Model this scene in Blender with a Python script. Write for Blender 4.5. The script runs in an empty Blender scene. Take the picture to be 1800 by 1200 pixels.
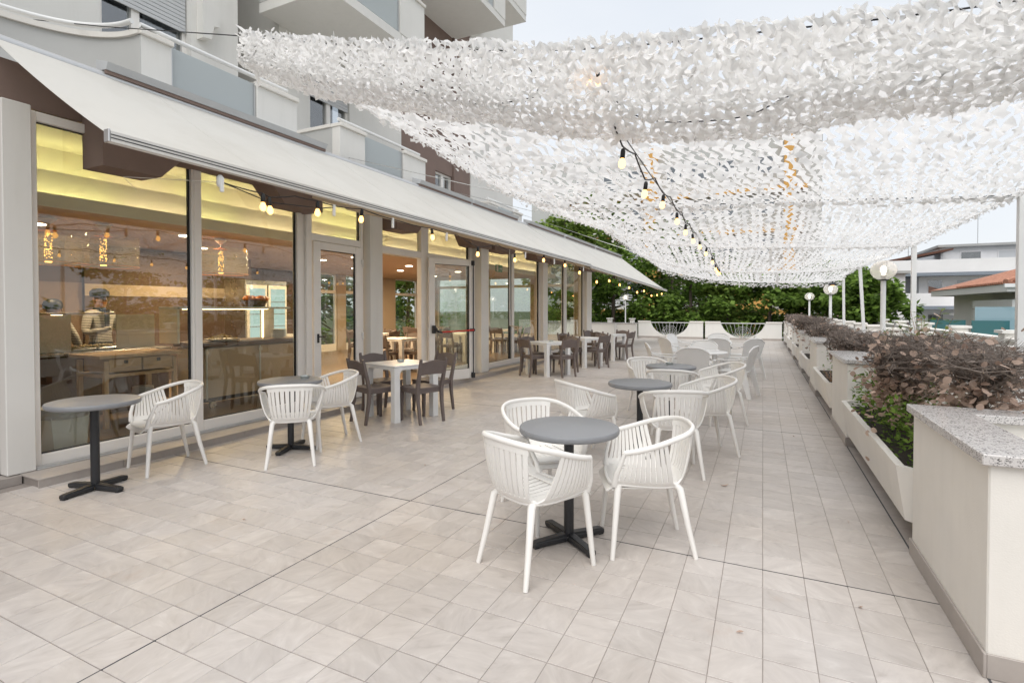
import bpy, bmesh, math, random
from mathutils import Vector, Matrix, noise
from math import sin, cos, pi, radians as R, sqrt, atan2
random.seed(7)
S = bpy.context.scene
C = S.collection

# ------------------------------------------------------------------ camera
cam = bpy.data.cameras.new('camera'); cam_o = bpy.data.objects.new('camera', cam); C.objects.link(cam_o)
cam.sensor_width = 36.0; cam.lens = 36.0 * 917.5 / 1800; cam.shift_y = -42.4 / 1800
cam.clip_start = 0.05; cam.clip_end = 2000
CAM_H, CAM_YAW, CAM_PITCH = 1.5, R(25.66), R(1.0)
cam_o.location = (0, 0, CAM_H); cam_o.rotation_euler = (R(90) - CAM_PITCH, 0, CAM_YAW)
S.camera = cam_o

# ------------------------------------------------------------------ sky and sun (bright overcast)
W = bpy.data.worlds.new('World'); S.world = W; W.use_nodes = True
wn = W.node_tree.nodes; wl = W.node_tree.links; wn.clear()
sky = wn.new('ShaderNodeTexSky'); sky.sky_type = 'NISHITA'; sky.sun_disc = False
SUN_EL, SUN_AZ = R(58), R(172)
sky.sun_elevation = SUN_EL; sky.sun_rotation = SUN_AZ; sky.dust_density = 3.0; sky.air_density = 1.2
tcw = wn.new('ShaderNodeTexCoord'); mapw = wn.new('ShaderNodeMapping'); mapw.inputs['Scale'].default_value = (1, 1, 3)
nz = wn.new('ShaderNodeTexNoise'); nz.inputs['Scale'].default_value = 1.6; nz.inputs['Detail'].default_value = 5
rw = wn.new('ShaderNodeValToRGB'); rw.color_ramp.elements[0].position = .3; rw.color_ramp.elements[1].position = .75
rw.color_ramp.elements[0].color = (8.2, 8.7, 9.4, 1); rw.color_ramp.elements[1].color = (9.5, 9.75, 10.05, 1)
mxw = wn.new('ShaderNodeMixRGB'); mxw.inputs[0].default_value = .86
bg = wn.new('ShaderNodeBackground'); bg.inputs['Strength'].default_value = .066
ow = wn.new('ShaderNodeOutputWorld')
wl.new(tcw.outputs['Generated'], mapw.inputs['Vector']); wl.new(mapw.outputs[0], nz.inputs['Vector']); wl.new(nz.outputs['Fac'], rw.inputs[0])
wl.new(sky.outputs[0], mxw.inputs[1]); wl.new(rw.outputs[0], mxw.inputs[2]); wl.new(mxw.outputs[0], bg.inputs['Color']); wl.new(bg.outputs[0], ow.inputs[0])
sun = bpy.data.lights.new('sun', 'SUN'); sun.energy = 1.5; sun.angle = R(55); sun.color = (1.0, .975, .94)
sun_o = bpy.data.objects.new('sun', sun); C.objects.link(sun_o)
sd = Vector((sin(SUN_AZ) * cos(SUN_EL), cos(SUN_AZ) * cos(SUN_EL), sin(SUN_EL)))
sun_o.rotation_euler = sd.to_track_quat('Z', 'Y').to_euler()
S.view_settings.view_transform = 'Standard'; S.view_settings.look = 'None'
S.view_settings.exposure = 0.72; S.view_settings.gamma = 1.0; S.view_settings.use_curve_mapping = False
S.cycles.max_bounces = 8; S.cycles.transparent_max_bounces = 16; S.cycles.diffuse_bounces = 4; S.cycles.glossy_bounces = 4
S.cycles.use_denoising = True; S.cycles.sample_clamp_indirect = 6.0; S.cycles.caustics_reflective = False; S.cycles.caustics_refractive = False

# ------------------------------------------------------------------ materials
M = {}
def mat(name, color, rough=.6, metal=0., spec=.5, noise_amt=0., noise_scale=8., bump=0., bump_scale=60., var=None, coat=0., streak=0.):
    m = bpy.data.materials.new(name); m.use_nodes = True
    n, l = m.node_tree.nodes, m.node_tree.links
    b = n['Principled BSDF']; b.inputs['Base Color'].default_value = (*color, 1); b.inputs['Roughness'].default_value = rough
    b.inputs['Metallic'].default_value = metal; b.inputs['Specular IOR Level'].default_value = spec
    if coat: b.inputs['Coat Weight'].default_value = coat
    geo = n.new('ShaderNodeNewGeometry')
    if noise_amt:
        t = n.new('ShaderNodeTexNoise'); t.inputs['Scale'].default_value = noise_scale; t.inputs['Detail'].default_value = 6; t.inputs['Roughness'].default_value = .65
        l.new(geo.outputs['Position'], t.inputs['Vector'])
        rp = n.new('ShaderNodeValToRGB'); rp.color_ramp.elements[0].position = .28; rp.color_ramp.elements[1].position = .72
        c0 = tuple(max(0, c * (1 - noise_amt)) for c in color); c1 = var if var else tuple(min(1, c * (1 + noise_amt * .6)) for c in color)
        rp.color_ramp.elements[0].color = (*c0, 1); rp.color_ramp.elements[1].color = (*c1, 1)
        l.new(t.outputs['Fac'], rp.inputs[0]); l.new(rp.outputs[0], b.inputs['Base Color'])
        if streak:   # rain runs and scuffs on render
            mp = n.new('ShaderNodeMapping'); mp.inputs['Scale'].default_value = (7, 7, .7); l.new(geo.outputs['Position'], mp.inputs['Vector'])
            ts = n.new('ShaderNodeTexNoise'); ts.inputs['Scale'].default_value = 1; ts.inputs['Detail'].default_value = 8; ts.inputs['Roughness'].default_value = .7; l.new(mp.outputs[0], ts.inputs['Vector'])
            rs = n.new('ShaderNodeValToRGB'); rs.color_ramp.elements[0].position = .30; rs.color_ramp.elements[0].color = (1 - streak, 1 - streak, 1 - streak * 1.15, 1); rs.color_ramp.elements[1].position = .5; rs.color_ramp.elements[1].color = (1, 1, 1, 1); l.new(ts.outputs['Fac'], rs.inputs[0])
            ms = n.new('ShaderNodeMixRGB'); ms.blend_type = 'MULTIPLY'; ms.inputs[0].default_value = 1; l.new(rp.outputs[0], ms.inputs[1]); l.new(rs.outputs[0], ms.inputs[2]); l.new(ms.outputs[0], b.inputs['Base Color'])
        mr = n.new('ShaderNodeMapRange'); mr.inputs['To Min'].default_value = max(.02, rough - .08); mr.inputs['To Max'].default_value = min(1, rough + .1)
        l.new(t.outputs['Fac'], mr.inputs['Value']); l.new(mr.outputs[0], b.inputs['Roughness'])
    if bump:
        t2 = n.new('ShaderNodeTexNoise'); t2.inputs['Scale'].default_value = bump_scale; t2.inputs['Detail'].default_value = 4
        l.new(geo.outputs['Position'], t2.inputs['Vector'])
        bp = n.new('ShaderNodeBump'); bp.inputs['Strength'].default_value = bump; bp.inputs['Distance'].default_value = .01
        l.new(t2.outputs['Fac'], bp.inputs['Height']); l.new(bp.outputs[0], b.inputs['Normal'])
    M[name] = m
    return m
def emit(name, color, strength):
    m = bpy.data.materials.new(name); m.use_nodes = True; n, l = m.node_tree.nodes, m.node_tree.links; n.clear()
    e = n.new('ShaderNodeEmission'); e.inputs[0].default_value = (*color, 1); e.inputs[1].default_value = strength
    o = n.new('ShaderNodeOutputMaterial'); l.new(e.outputs[0], o.inputs[0]); M[name] = m
def glass(name, tint, base_refl=.05, rough=0., gain=.9, body=None, body_fac=0.):
    """thin sheet glass: tinted straight-through light plus a mirror layer growing towards grazing angles"""
    m = bpy.data.materials.new(name); m.use_nodes = True; n, l = m.node_tree.nodes, m.node_tree.links; n.clear()
    tr = n.new('ShaderNodeBsdfTransparent'); tr.inputs[0].default_value = (*tint, 1)
    gl = n.new('ShaderNodeBsdfGlossy'); gl.inputs['Roughness'].default_value = rough; gl.inputs[0].default_value = (1, 1, 1, 1)
    lw = n.new('ShaderNodeLayerWeight'); lw.inputs[0].default_value = .5
    pw = n.new('ShaderNodeMath'); pw.operation = 'POWER'; pw.inputs[1].default_value = 5
    ma = n.new('ShaderNodeMath'); ma.operation = 'MULTIPLY_ADD'; ma.inputs[1].default_value = gain; ma.inputs[2].default_value = base_refl
    l.new(lw.outputs['Facing'], pw.inputs[0]); l.new(pw.outputs[0], ma.inputs[0])
    mx = n.new('ShaderNodeMixShader'); l.new(ma.outputs[0], mx.inputs[0]); l.new(mx.outputs[0], n.new('ShaderNodeOutputMaterial').inputs[0])
    l.new(gl.outputs[0], mx.inputs[2])
    if body:
        df = n.new('ShaderNodeBsdfDiffuse'); df.inputs[0].default_value = (*body, 1)
        tl = n.new('ShaderNodeBsdfTranslucent'); tl.inputs[0].default_value = (*body, 1)
        a = n.new('ShaderNodeMixShader'); a.inputs[0].default_value = .5; l.new(df.outputs[0], a.inputs[1]); l.new(tl.outputs[0], a.inputs[2])
        m2 = n.new('ShaderNodeMixShader'); m2.inputs[0].default_value = body_fac; l.new(tr.outputs[0], m2.inputs[1]); l.new(a.outputs[0], m2.inputs[2])
        l.new(m2.outputs[0], mx.inputs[1])
    else: l.new(tr.outputs[0], mx.inputs[1])
    M[name] = m
def translucent(name, color, fac=.4, var=.15, rough=.7, hue=None, stain=0.):
    """thin leaf or cloth: diffuse plus light through it, colour varied from piece to piece"""
    m = bpy.data.materials.new(name); m.use_nodes = True; n, l = m.node_tree.nodes, m.node_tree.links; n.clear()
    geo = n.new('ShaderNodeNewGeometry')
    rp = n.new('ShaderNodeValToRGB'); e = rp.color_ramp.elements
    c0 = tuple(c * (1 - var) for c in color); c1 = hue if hue else tuple(min(1, c * (1 + var)) for c in color)
    e[0].color = (*c0, 1); e[1].color = (*c1, 1); l.new(geo.outputs['Random Per Island'], rp.inputs[0])
    df = n.new('ShaderNodeBsdfPrincipled'); df.inputs['Roughness'].default_value = rough; df.inputs['Specular IOR Level'].default_value = .3
    tl = n.new('ShaderNodeBsdfTranslucent'); mx = n.new('ShaderNodeMixShader'); mx.inputs[0].default_value = fac
    col = rp.outputs[0]
    if stain:   # water marks and soft wrinkles of weathered cloth
        t = n.new('ShaderNodeTexNoise'); t.inputs['Scale'].default_value = 1.1; t.inputs['Detail'].default_value = 7; t.inputs['Roughness'].default_value = .7; l.new(geo.outputs['Position'], t.inputs['Vector'])
        r2 = n.new('ShaderNodeValToRGB'); r2.color_ramp.elements[0].position = .36; r2.color_ramp.elements[0].color = (1 - stain, 1 - stain * 1.1, 1 - stain * 1.3, 1); r2.color_ramp.elements[1].position = .56; r2.color_ramp.elements[1].color = (1, 1, 1, 1); l.new(t.outputs['Fac'], r2.inputs[0])
        mu = n.new('ShaderNodeMixRGB'); mu.blend_type = 'MULTIPLY'; mu.inputs[0].default_value = 1; l.new(col, mu.inputs[1]); l.new(r2.outputs[0], mu.inputs[2]); col = mu.outputs[0]
        t3 = n.new('ShaderNodeTexNoise'); t3.inputs['Scale'].default_value = 2.2; t3.inputs['Detail'].default_value = 3; l.new(geo.outputs['Position'], t3.inputs['Vector'])
        bp = n.new('ShaderNodeBump'); bp.inputs['Strength'].default_value = .35; bp.inputs['Distance'].default_value = .05; l.new(t3.outputs['Fac'], bp.inputs['Height']); l.new(bp.outputs[0], df.inputs['Normal'])
    l.new(col, df.inputs['Base Color']); l.new(col, tl.inputs[0])
    l.new(df.outputs[0], mx.inputs[1]); l.new(tl.outputs[0], mx.inputs[2]); l.new(mx.outputs[0], n.new('ShaderNodeOutputMaterial').inputs[0])
    M[name] = m

TX, TY, TX0, TY0 = .2063, .2109, .0109, 3.302
def tile_material():
    m = bpy.data.materials.new('tile'); m.use_nodes = True; n, l = m.node_tree.nodes, m.node_tree.links
    b = n['Principled BSDF']
    geo = n.new('ShaderNodeNewGeometry'); sep = n.new('ShaderNodeSeparateXYZ'); l.new(geo.outputs['Position'], sep.inputs[0])
    def cell(out, o, p):
        a = n.new('ShaderNodeMath'); a.operation = 'SUBTRACT'; a.inputs[1].default_value = o; l.new(out, a.inputs[0])
        d = n.new('ShaderNodeMath'); d.operation = 'DIVIDE'; d.inputs[1].default_value = p; l.new(a.outputs[0], d.inputs[0])
        f = n.new('ShaderNodeMath'); f.operation = 'FLOOR'; l.new(d.outputs[0], f.inputs[0]); return f.outputs[0]
    cx = cell(sep.outputs[0], TX0, TX); cy = cell(sep.outputs[1], TY0, TY)
    cb = n.new('ShaderNodeCombineXYZ'); l.new(cx, cb.inputs[0]); l.new(cy, cb.inputs[1])
    wn_ = n.new('ShaderNodeTexWhiteNoise'); wn_.noise_dimensions = '2D'; l.new(cb.outputs[0], wn_.inputs['Vector'])
    w4 = n.new('ShaderNodeMath'); w4.operation = 'MULTIPLY'; w4.inputs[1].default_value = 40; l.new(wn_.outputs['Value'], w4.inputs[0])
    vr = n.new('ShaderNodeVectorRotate'); vr.rotation_type = 'Z_AXIS'; l.new(geo.outputs['Position'], vr.inputs['Vector'])
    an = n.new('ShaderNodeMath'); an.operation = 'MULTIPLY'; an.inputs[1].default_value = 6.28; l.new(wn_.outputs['Value'], an.inputs[0]); l.new(an.outputs[0], vr.inputs['Angle'])
    mp = n.new('ShaderNodeMapping'); mp.inputs['Scale'].default_value = (5, 13, 1); l.new(vr.outputs[0], mp.inputs['Vector'])
    t = n.new('ShaderNodeTexNoise'); t.noise_dimensions = '4D'; t.inputs['Scale'].default_value = 1; t.inputs['Detail'].default_value = 7; t.inputs['Roughness'].default_value = .62; t.inputs['Distortion'].default_value = 1.2
    l.new(mp.outputs[0], t.inputs['Vector']); l.new(w4.outputs[0], t.inputs['W'])
    rp = n.new('ShaderNodeValToRGB'); e = rp.color_ramp.elements
    e[0].position = .25; e[0].color = (.405, .37, .345, 1); e[1].position = .75; e[1].color = (.63, .596, .57, 1)
    q = e.new(.42); q.color = (.50, .464, .440, 1); q = e.new(.58); q.color = (.55, .513, .487, 1)
    l.new(t.outputs['Fac'], rp.inputs[0])
    hs = n.new('ShaderNodeHueSaturation'); mr = n.new('ShaderNodeMapRange'); mr.inputs['To Min'].default_value = .93; mr.inputs['To Max'].default_value = 1.06
    l.new(wn_.outputs['Value'], mr.inputs['Value']); l.new(mr.outputs[0], hs.inputs['Value']); l.new(rp.outputs[0], hs.inputs['Color'])
    # large worn, dirtier areas
    t2 = n.new('ShaderNodeTexNoise'); t2.inputs['Scale'].default_value = .55; t2.inputs['Detail'].default_value = 5; l.new(geo.outputs['Position'], t2.inputs['Vector'])
    r2 = n.new('ShaderNodeValToRGB'); r2.color_ramp.elements[0].position = .35; r2.color_ramp.elements[0].color = (.86, .83, .79, 1); r2.color_ramp.elements[1].position = .65; r2.color_ramp.elements[1].color = (1, 1, 1, 1)
    l.new(t2.outputs['Fac'], r2.inputs[0])
    mu = n.new('ShaderNodeMixRGB'); mu.blend_type = 'MULTIPLY'; mu.inputs[0].default_value = 1; l.new(hs.outputs[0], mu.inputs[1]); l.new(r2.outputs[0], mu.inputs[2])
    # a few small dark spots
    vo = n.new('ShaderNodeTexVoronoi'); vo.inputs['Scale'].default_value = 1.3; l.new(geo.outputs['Position'], vo.inputs['Vector'])
    lt = n.new('ShaderNodeMath'); lt.operation = 'LESS_THAN'; lt.inputs[1].default_value = .012; l.new(vo.outputs['Distance'], lt.inputs[0])
    m3 = n.new('ShaderNodeMixRGB'); m3.inputs[2].default_value = (.2, .18, .165, 1); l.new(lt.outputs[0], m3.inputs[0]); l.new(mu.outputs[0], m3.inputs[1])
    # faint rusty water marks
    t5 = n.new('ShaderNodeTexNoise'); t5.inputs['Scale'].default_value = 2.6; t5.inputs['Detail'].default_value = 8; t5.inputs['Roughness'].default_value = .7; l.new(geo.outputs['Position'], t5.inputs['Vector'])
    r5 = n.new('ShaderNodeValToRGB'); r5.color_ramp.elements[0].position = .60; r5.color_ramp.elements[0].color = (0, 0, 0, 1); r5.color_ramp.elements[1].position = .74; r5.color_ramp.elements[1].color = (.5, .5, .5, 1); l.new(t5.outputs['Fac'], r5.inputs[0])
    m5 = n.new('ShaderNodeMixRGB'); m5.inputs[2].default_value = (.43, .34, .28, 1); l.new(r5.outputs[0], m5.inputs[0]); l.new(m3.outputs[0], m5.inputs[1])
    l.new(m5.outputs[0], b.inputs['Base Color'])
    m4 = n.new('ShaderNodeMapRange'); m4.inputs['To Min'].default_value = .33; m4.inputs['To Max'].default_value = .55; l.new(t.outputs['Fac'], m4.inputs['Value']); l.new(m4.outputs[0], b.inputs['Roughness'])
    bp = n.new('ShaderNodeBump'); bp.inputs['Strength'].default_value = .12; bp.inputs['Distance'].default_value = .004; l.new(t.outputs['Fac'], bp.inputs['Height']); l.new(bp.outputs[0], b.inputs['Normal'])
    M['tile'] = m
tile_material()
mat('grout', (.30, .265, .24), .9, noise_amt=.25, noise_scale=3)
mat('joint', (.07, .07, .074), .7)
mat('stucco', (.77, .74, .69), .85, noise_amt=.07, noise_scale=1.3, bump=.12, bump_scale=140, streak=.035)
mat('white_wall', (.75, .735, .70), .8, noise_amt=.04, noise_scale=.9, bump=.06, bump_scale=90, streak=.04)
mat('grey_wall', (.50, .50, .485), .8, noise_amt=.05, noise_scale=1)
mat('brown_wall', (.225, .16, .135), .8, noise_amt=.12, noise_scale=2, bump=.1, bump_scale=120)
mat('frame', (.87, .84, .80), .35, noise_amt=.03, noise_scale=2)
mat('gasket', (.015, .016, .017), .5)
mat('black_metal', (.022, .023, .026), .42, noise_amt=.2, noise_scale=30, bump=.05, bump_scale=300)
mat('table_grey', (.235, .24, .252), .42, noise_amt=.06, noise_scale=14, bump=.05, bump_scale=400)
mat('white_plastic', (.83, .81, .775), .38, noise_amt=.035, noise_scale=6, bump=.03, bump_scale=260)
mat('cool_plastic', (.80, .80, .79), .32, noise_amt=.03, noise_scale=5)
mat('brown_plastic', (.15, .12, .11), .48, noise_amt=.10, noise_scale=9, bump=.05, bump_scale=200)
mat('aluminium', (.62, .62, .62), .35, metal=.6, noise_amt=.05)
mat('cover_grey', (.52, .53, .54), .5, noise_amt=.04)
mat('white_metal', (.80, .80, .79), .35, noise_amt=.03)
mat('tan_metal', (.62, .50, .36), .45)
mat('cable', (.012, .012, .013), .5)
mat('skirting', (.40, .36, .33), .5, noise_amt=.12, noise_scale=6)
mat('soil', (.035, .026, .018), .95, noise_amt=.5, noise_scale=30, bump=.6, bump_scale=60)
mat('terracotta', (.30, .13, .07), .85, noise_amt=.3, noise_scale=12)
mat('bark', (.13, .10, .08), .9, noise_amt=.45, noise_scale=18, bump=.6, bump_scale=70)
mat('twig', (.17, .13, .108), .85, noise_amt=.55, noise_scale=25, var=(.36, .30, .26))
mat('wood', (.50, .33, .18), .5, noise_amt=.2, noise_scale=5)
mat('dark_wood', (.10, .058, .036), .5, noise_amt=.2, noise_scale=5)
mat('steel', (.55, .55, .54), .28, metal=1., noise_amt=.05)
mat('inside_brown', (.115, .07, .045), .7, noise_amt=.1)
mat('kitchen_brown', (.27, .19, .14), .7, noise_amt=.1)
mat('inside_beige', (.46, .37, .27), .7)
mat('inside_cream', (.76, .70, .58), .7)
mat('inside_floor', (.24, .17, .115), .3, noise_amt=.15, noise_scale=3)
mat('inside_ceiling', (.52, .37, .26), .8)
mat('porcelain', (.78, .77, .74), .2)
mat('skin', (.40, .23, .155), .55)
mat('cap_cloth', (.03, .035, .06), .8)
mat('food', (.55, .30, .10), .7, noise_amt=.5, noise_scale=40, var=(.75, .65, .4))
mat('pumpkin', (.70, .20, .02), .5, noise_amt=.2, noise_scale=15)
mat('red_plastic', (.62, .02, .015), .35)
mat('sign_green', (.0, .28, .13), .5)
mat('sign_white', (.85, .85, .85), .5)
mat('shutter', (.56, .57, .58), .55)
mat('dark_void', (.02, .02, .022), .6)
mat('roof_tile', (.40, .165, .10), .8, noise_amt=.35, noise_scale=9, var=(.54, .27, .18))
mat('asphalt', (.055, .055, .057), .9, noise_amt=.2, noise_scale=2)
mat('earth', (.10, .12, .06), .95, noise_amt=.4, noise_scale=.3)
mat('orange_wall', (.66, .36, .10), .8, noise_amt=.06, noise_scale=.5)
mat('slate', (.22, .25, .29), .6, noise_amt=.1)
mat('apt_white', (.80, .79, .79), .85, noise_amt=.08, noise_scale=.4)
mat('concrete', (.42, .42, .41), .85, noise_amt=.15, noise_scale=.8)
mat('parasol_brown', (.13, .055, .035), .8, noise_amt=.3, noise_scale=4)
mat('chimney_red', (.19, .06, .055), .6)
mat('grey_tray', (.35, .35, .34), .8)
mat('dry_stem', (.35, .2, .1), .8)
emit('bulb', (1.0, .50, .14), 3.4)
emit('lamp_bulb', (1.0, .90, .74), 5)
emit('cove_green', (1.0, .97, .46), 13)
emit('cove_warm', (1.0, .86, .55), 12)
emit('downlight', (1.0, .86, .66), 9)
emit('pendant_glow', (1.0, .48, .10), 4)
emit('fridge_light', (.72, .92, .84), .5)
emit('counter_light', (1.0, .75, .4), 6)
glass('window_glass', (.92, .94, .91), .068, gain=.9)
glass('old_glass', (.75, .78, .8), .16, gain=.8)
glass('clear_glass', (.93, .96, .94), .04, gain=.6)
glass('smoky_glass', (.97, .95, .93), .03, rough=.12, gain=.35, body=(.90, .89, .88), body_fac=.45)
glass('frosted_glass', (.7, .78, .8), .05, rough=.25, gain=.5, body=(.66, .70, .71), body_fac=.95)
glass('teal_glass', (.30, .55, .56), .07, gain=.5, body=(.16, .36, .38), body_fac=.55)
glass('pale_glass', (.62, .78, .82), .06, gain=.5, body=(.50, .66, .72), body_fac=.75)
glass('shade_film', (.93, .90, .82), .04, gain=.4, body=(.7, .62, .45), body_fac=.16)
translucent('net_cloth', (.94, .93, .92), .55, .03)
translucent('awning_cloth', (.81, .795, .755), .38, .01, stain=.05)
translucent('leaf_mid', (.115, .21, .038), .48, .5, hue=(.26, .40, .075))
translucent('leaf_dark', (.10, .19, .036), .48, .5, hue=(.22, .35, .07))
translucent('leaf_pale', (.17, .28, .05), .48, .45, hue=(.36, .48, .11))
translucent('dry_leaf', (.46, .31, .235), .38, .45, hue=(.74, .57, .47))
translucent('curtain', (.7, .7, .7), .5, .02)

# ------------------------------------------------------------------ mesh helpers
def V(*a): return Vector(a)
class MB:
    def __init__(s): s.v = []; s.f = []
    def add(s, vs, fs):
        o = len(s.v); s.v += [tuple(p) for p in vs]; s.f += [tuple(i + o for i in f) for f in fs]; return s
    def box(s, x0, x1, y0, y1, z0, z1, c=0.):
        if x1 < x0: x0, x1 = x1, x0
        if y1 < y0: y0, y1 = y1, y0
        if z1 < z0: z0, z1 = z1, z0
        if c <= 0:
            return s.add([(x0, y0, z0), (x1, y0, z0), (x1, y1, z0), (x0, y1, z0), (x0, y0, z1), (x1, y0, z1), (x1, y1, z1), (x0, y1, z1)],
                         [(3, 2, 1, 0), (4, 5, 6, 7), (0, 1, 5, 4), (1, 2, 6, 5), (2, 3, 7, 6), (3, 0, 4, 7)])
        c = min(c, (x1 - x0) * .45, (y1 - y0) * .45, (z1 - z0) * .45)
        prof = [(x0 + c, y0), (x1 - c, y0), (x1, y0 + c), (x1, y1 - c), (x1 - c, y1), (x0 + c, y1), (x0, y1 - c), (x0, y0 + c)]
        ins = [(min(max(x, x0 + c), x1 - c), min(max(y, y0 + c), y1 - c)) for x, y in prof]
        vs = [(x, y, z0) for x, y in ins] + [(x, y, z0 + c) for x, y in prof] + [(x, y, z1 - c) for x, y in prof] + [(x, y, z1) for x, y in ins]
        fs = []
        for k in range(3):
            for i in range(8):
                j = (i + 1) % 8; fs.append((k * 8 + i, k * 8 + j, k * 8 + 8 + j, k * 8 + 8 + i))
        fs.append(tuple(range(7, -1, -1))); fs.append(tuple(range(24, 32)))
        return s.add(vs, fs)
    def tube(s, pts, r, n=8, caps=True, flat=1.0, closed=False):
        pts = [Vector(p) for p in pts]; m = len(pts); rs = r if isinstance(r, (list, tuple)) else [r] * m
        up = Vector((0, 0, 1)); vs = []; prev = None
        for i in range(m):
            a = pts[i - 1] if (i > 0 or closed) else pts[i]; b = pts[(i + 1) % m] if (i < m - 1 or closed) else pts[i]
            t = (b - a).normalized() if (b - a).length > 1e-9 else Vector((0, 0, 1))
            if prev is None: x = t.cross(up) if abs(t.z) < .95 else t.cross(Vector((0, 1, 0)))
            else: x = prev - t * prev.dot(t)
            x.normalize(); prev = x; y = t.cross(x)
            for k in range(n):
                an = 2 * pi * k / n + pi / n; vs.append(pts[i] + (x * cos(an) + y * sin(an) * flat) * rs[i])
        fs = []
        for i in range(m if closed else m - 1):
            for k in range(n):
                q = (k + 1) % n; i2 = (i + 1) % m
                fs.append((i * n + k, i * n + q, i2 * n + q, i2 * n + k))
        if caps and not closed: fs.append(tuple(range(n - 1, -1, -1))); fs.append(tuple(range((m - 1) * n, m * n)))
        return s.add(vs, fs)
    def lathe(s, prof, n=20, c=(0, 0, 0), caps=True):
        vs = []; fs = []; m = len(prof)
        for r, z in prof:
            for k in range(n):
                a = 2 * pi * k / n; vs.append((c[0] + r * cos(a), c[1] + r * sin(a), c[2] + z))
        for i in range(m - 1):
            for k in range(n):
                q = (k + 1) % n; fs.append((i * n + k, i * n + q, (i + 1) * n + q, (i + 1) * n + k))
        if caps: fs.append(tuple(range(n - 1, -1, -1))); fs.append(tuple(range((m - 1) * n, m * n)))
        return s.add(vs, fs)
    def prism(s, poly, a0, a1, axis='x'):
        """poly in the two other axes, extruded from a0 to a1"""
        def mk(p, a): return (a, p[0], p[1]) if axis == 'x' else ((p[0], a, p[1]) if axis == 'y' else (p[0], p[1], a))
        n = len(poly); vs = [mk(p, a0) for p in poly] + [mk(p, a1) for p in poly]
        fs = [tuple(range(n - 1, -1, -1)), tuple(range(n, 2 * n))] + [(i, (i + 1) % n, n + (i + 1) % n, n + i) for i in range(n)]
        return s.add(vs, fs)
    def sheet(s, G, th):
        """grid of points thickened into a closed slab"""
        m, n = len(G), len(G[0]); N = []
        for i in range(m):
            for j in range(n):
                du = G[min(i + 1, m - 1)][j] - G[max(i - 1, 0)][j]; dv = G[i][min(j + 1, n - 1)] - G[i][max(j - 1, 0)]
                q = du.cross(dv); N.append(q.normalized() if q.length > 1e-12 else Vector((0, 0, 1)))
        top = [G[i][j] + N[i * n + j] * th / 2 for i in range(m) for j in range(n)]; bot = [G[i][j] - N[i * n + j] * th / 2 for i in range(m) for j in range(n)]
        K = m * n; fs = []
        for i in range(m - 1):
            for j in range(n - 1):
                a, b, c_, d = i * n + j, (i + 1) * n + j, (i + 1) * n + j + 1, i * n + j + 1
                fs.append((a, b, c_, d)); fs.append((K + d, K + c_, K + b, K + a))
        for i in range(m - 1):
            fs.append((i * n, K + i * n, K + (i + 1) * n, (i + 1) * n)); fs.append((i * n + n - 1, (i + 1) * n + n - 1, K + (i + 1) * n + n - 1, K + i * n + n - 1))
        for j in range(n - 1):
            fs.append((j, j + 1, K + j + 1, K + j)); o = (m - 1) * n; fs.append((o + j, K + o + j, K + o + j + 1, o + j + 1))
        return s.add(top + bot, fs)
    def xf(s, mtx, start=0):
        s.v = s.v[:start] + [tuple(mtx @ Vector(p)) for p in s.v[start:]]; return s
    def mesh(s, name, m, smooth=None):
        me = bpy.data.meshes.new(name); me.from_pydata(s.v, [], s.f); me.materials.append(M[m]); me.update()
        if smooth is not None:
            me.polygons.foreach_set('use_smooth', [True] * len(me.polygons))
            if smooth < 170: me.set_sharp_from_angle(angle=R(smooth))
        return me
    def build(s, name, m, parent=None, smooth=None):
        o = bpy.data.objects.new(name, s.mesh(name, m, smooth)); C.objects.link(o); o.parent = parent; return o
def box(name, m, parent, x0, x1, y0, y1, z0, z1, c=0.): return MB().box(x0, x1, y0, y1, z0, z1, c).build(name, m, parent)
def tag(o, label, cat, group=None, kind=None):
    o['label'] = label; o['category'] = cat
    if group: o['group'] = group
    if kind: o['kind'] = kind
    return o
def thing(name, label, cat, loc=(0, 0, 0), rz=0., group=None):
    o = bpy.data.objects.new(name, None); C.objects.link(o); o.location = loc; o.rotation_euler = (0, 0, rz); o.empty_display_size = .1
    return tag(o, label, cat, group)
def structure(o): o['kind'] = 'structure'; return o
def stuff(o): o['kind'] = 'stuff'; return o
KIDS = {}
def kids(o):
    return [c for c in C.objects if c.parent == o]
def dup(root, loc, rz, label, group=None, sc=None):
    if root.name not in KIDS:
        KIDS[root.name] = [(c, [g for g in C.objects if g.parent == c]) for c in C.objects if c.parent == root]
    r = root.copy(); C.objects.link(r); r.location = loc; r.rotation_euler = (0, 0, rz); r['label'] = label
    if group: r['group'] = group
    if sc: r.scale = sc
    for c, gs in KIDS[root.name]:
        d = c.copy(); C.objects.link(d); d.parent = r
        for g in gs:
            e = g.copy(); C.objects.link(e); e.parent = d
    return r
def crom(P, t):
    """Catmull-Rom through points P, t in 0..1"""
    P = [Vector(p) for p in P]; n = len(P) - 1; x = min(max(t, 0), 1) * n; i = min(int(x), n - 1); u = x - i
    p0 = P[i - 1] if i > 0 else P[0] * 2 - P[1]; p1, p2 = P[i], P[i + 1]; p3 = P[i + 2] if i + 2 <= n else P[n] * 2 - P[n - 1]
    return .5 * ((2 * p1) + (p2 - p0) * u + (2 * p0 - 5 * p1 + 4 * p2 - p3) * u * u + (3 * p1 - p0 - 3 * p2 + p3) * u ** 3)
def lerp(a, b, t): return a + (b - a) * t
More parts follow.
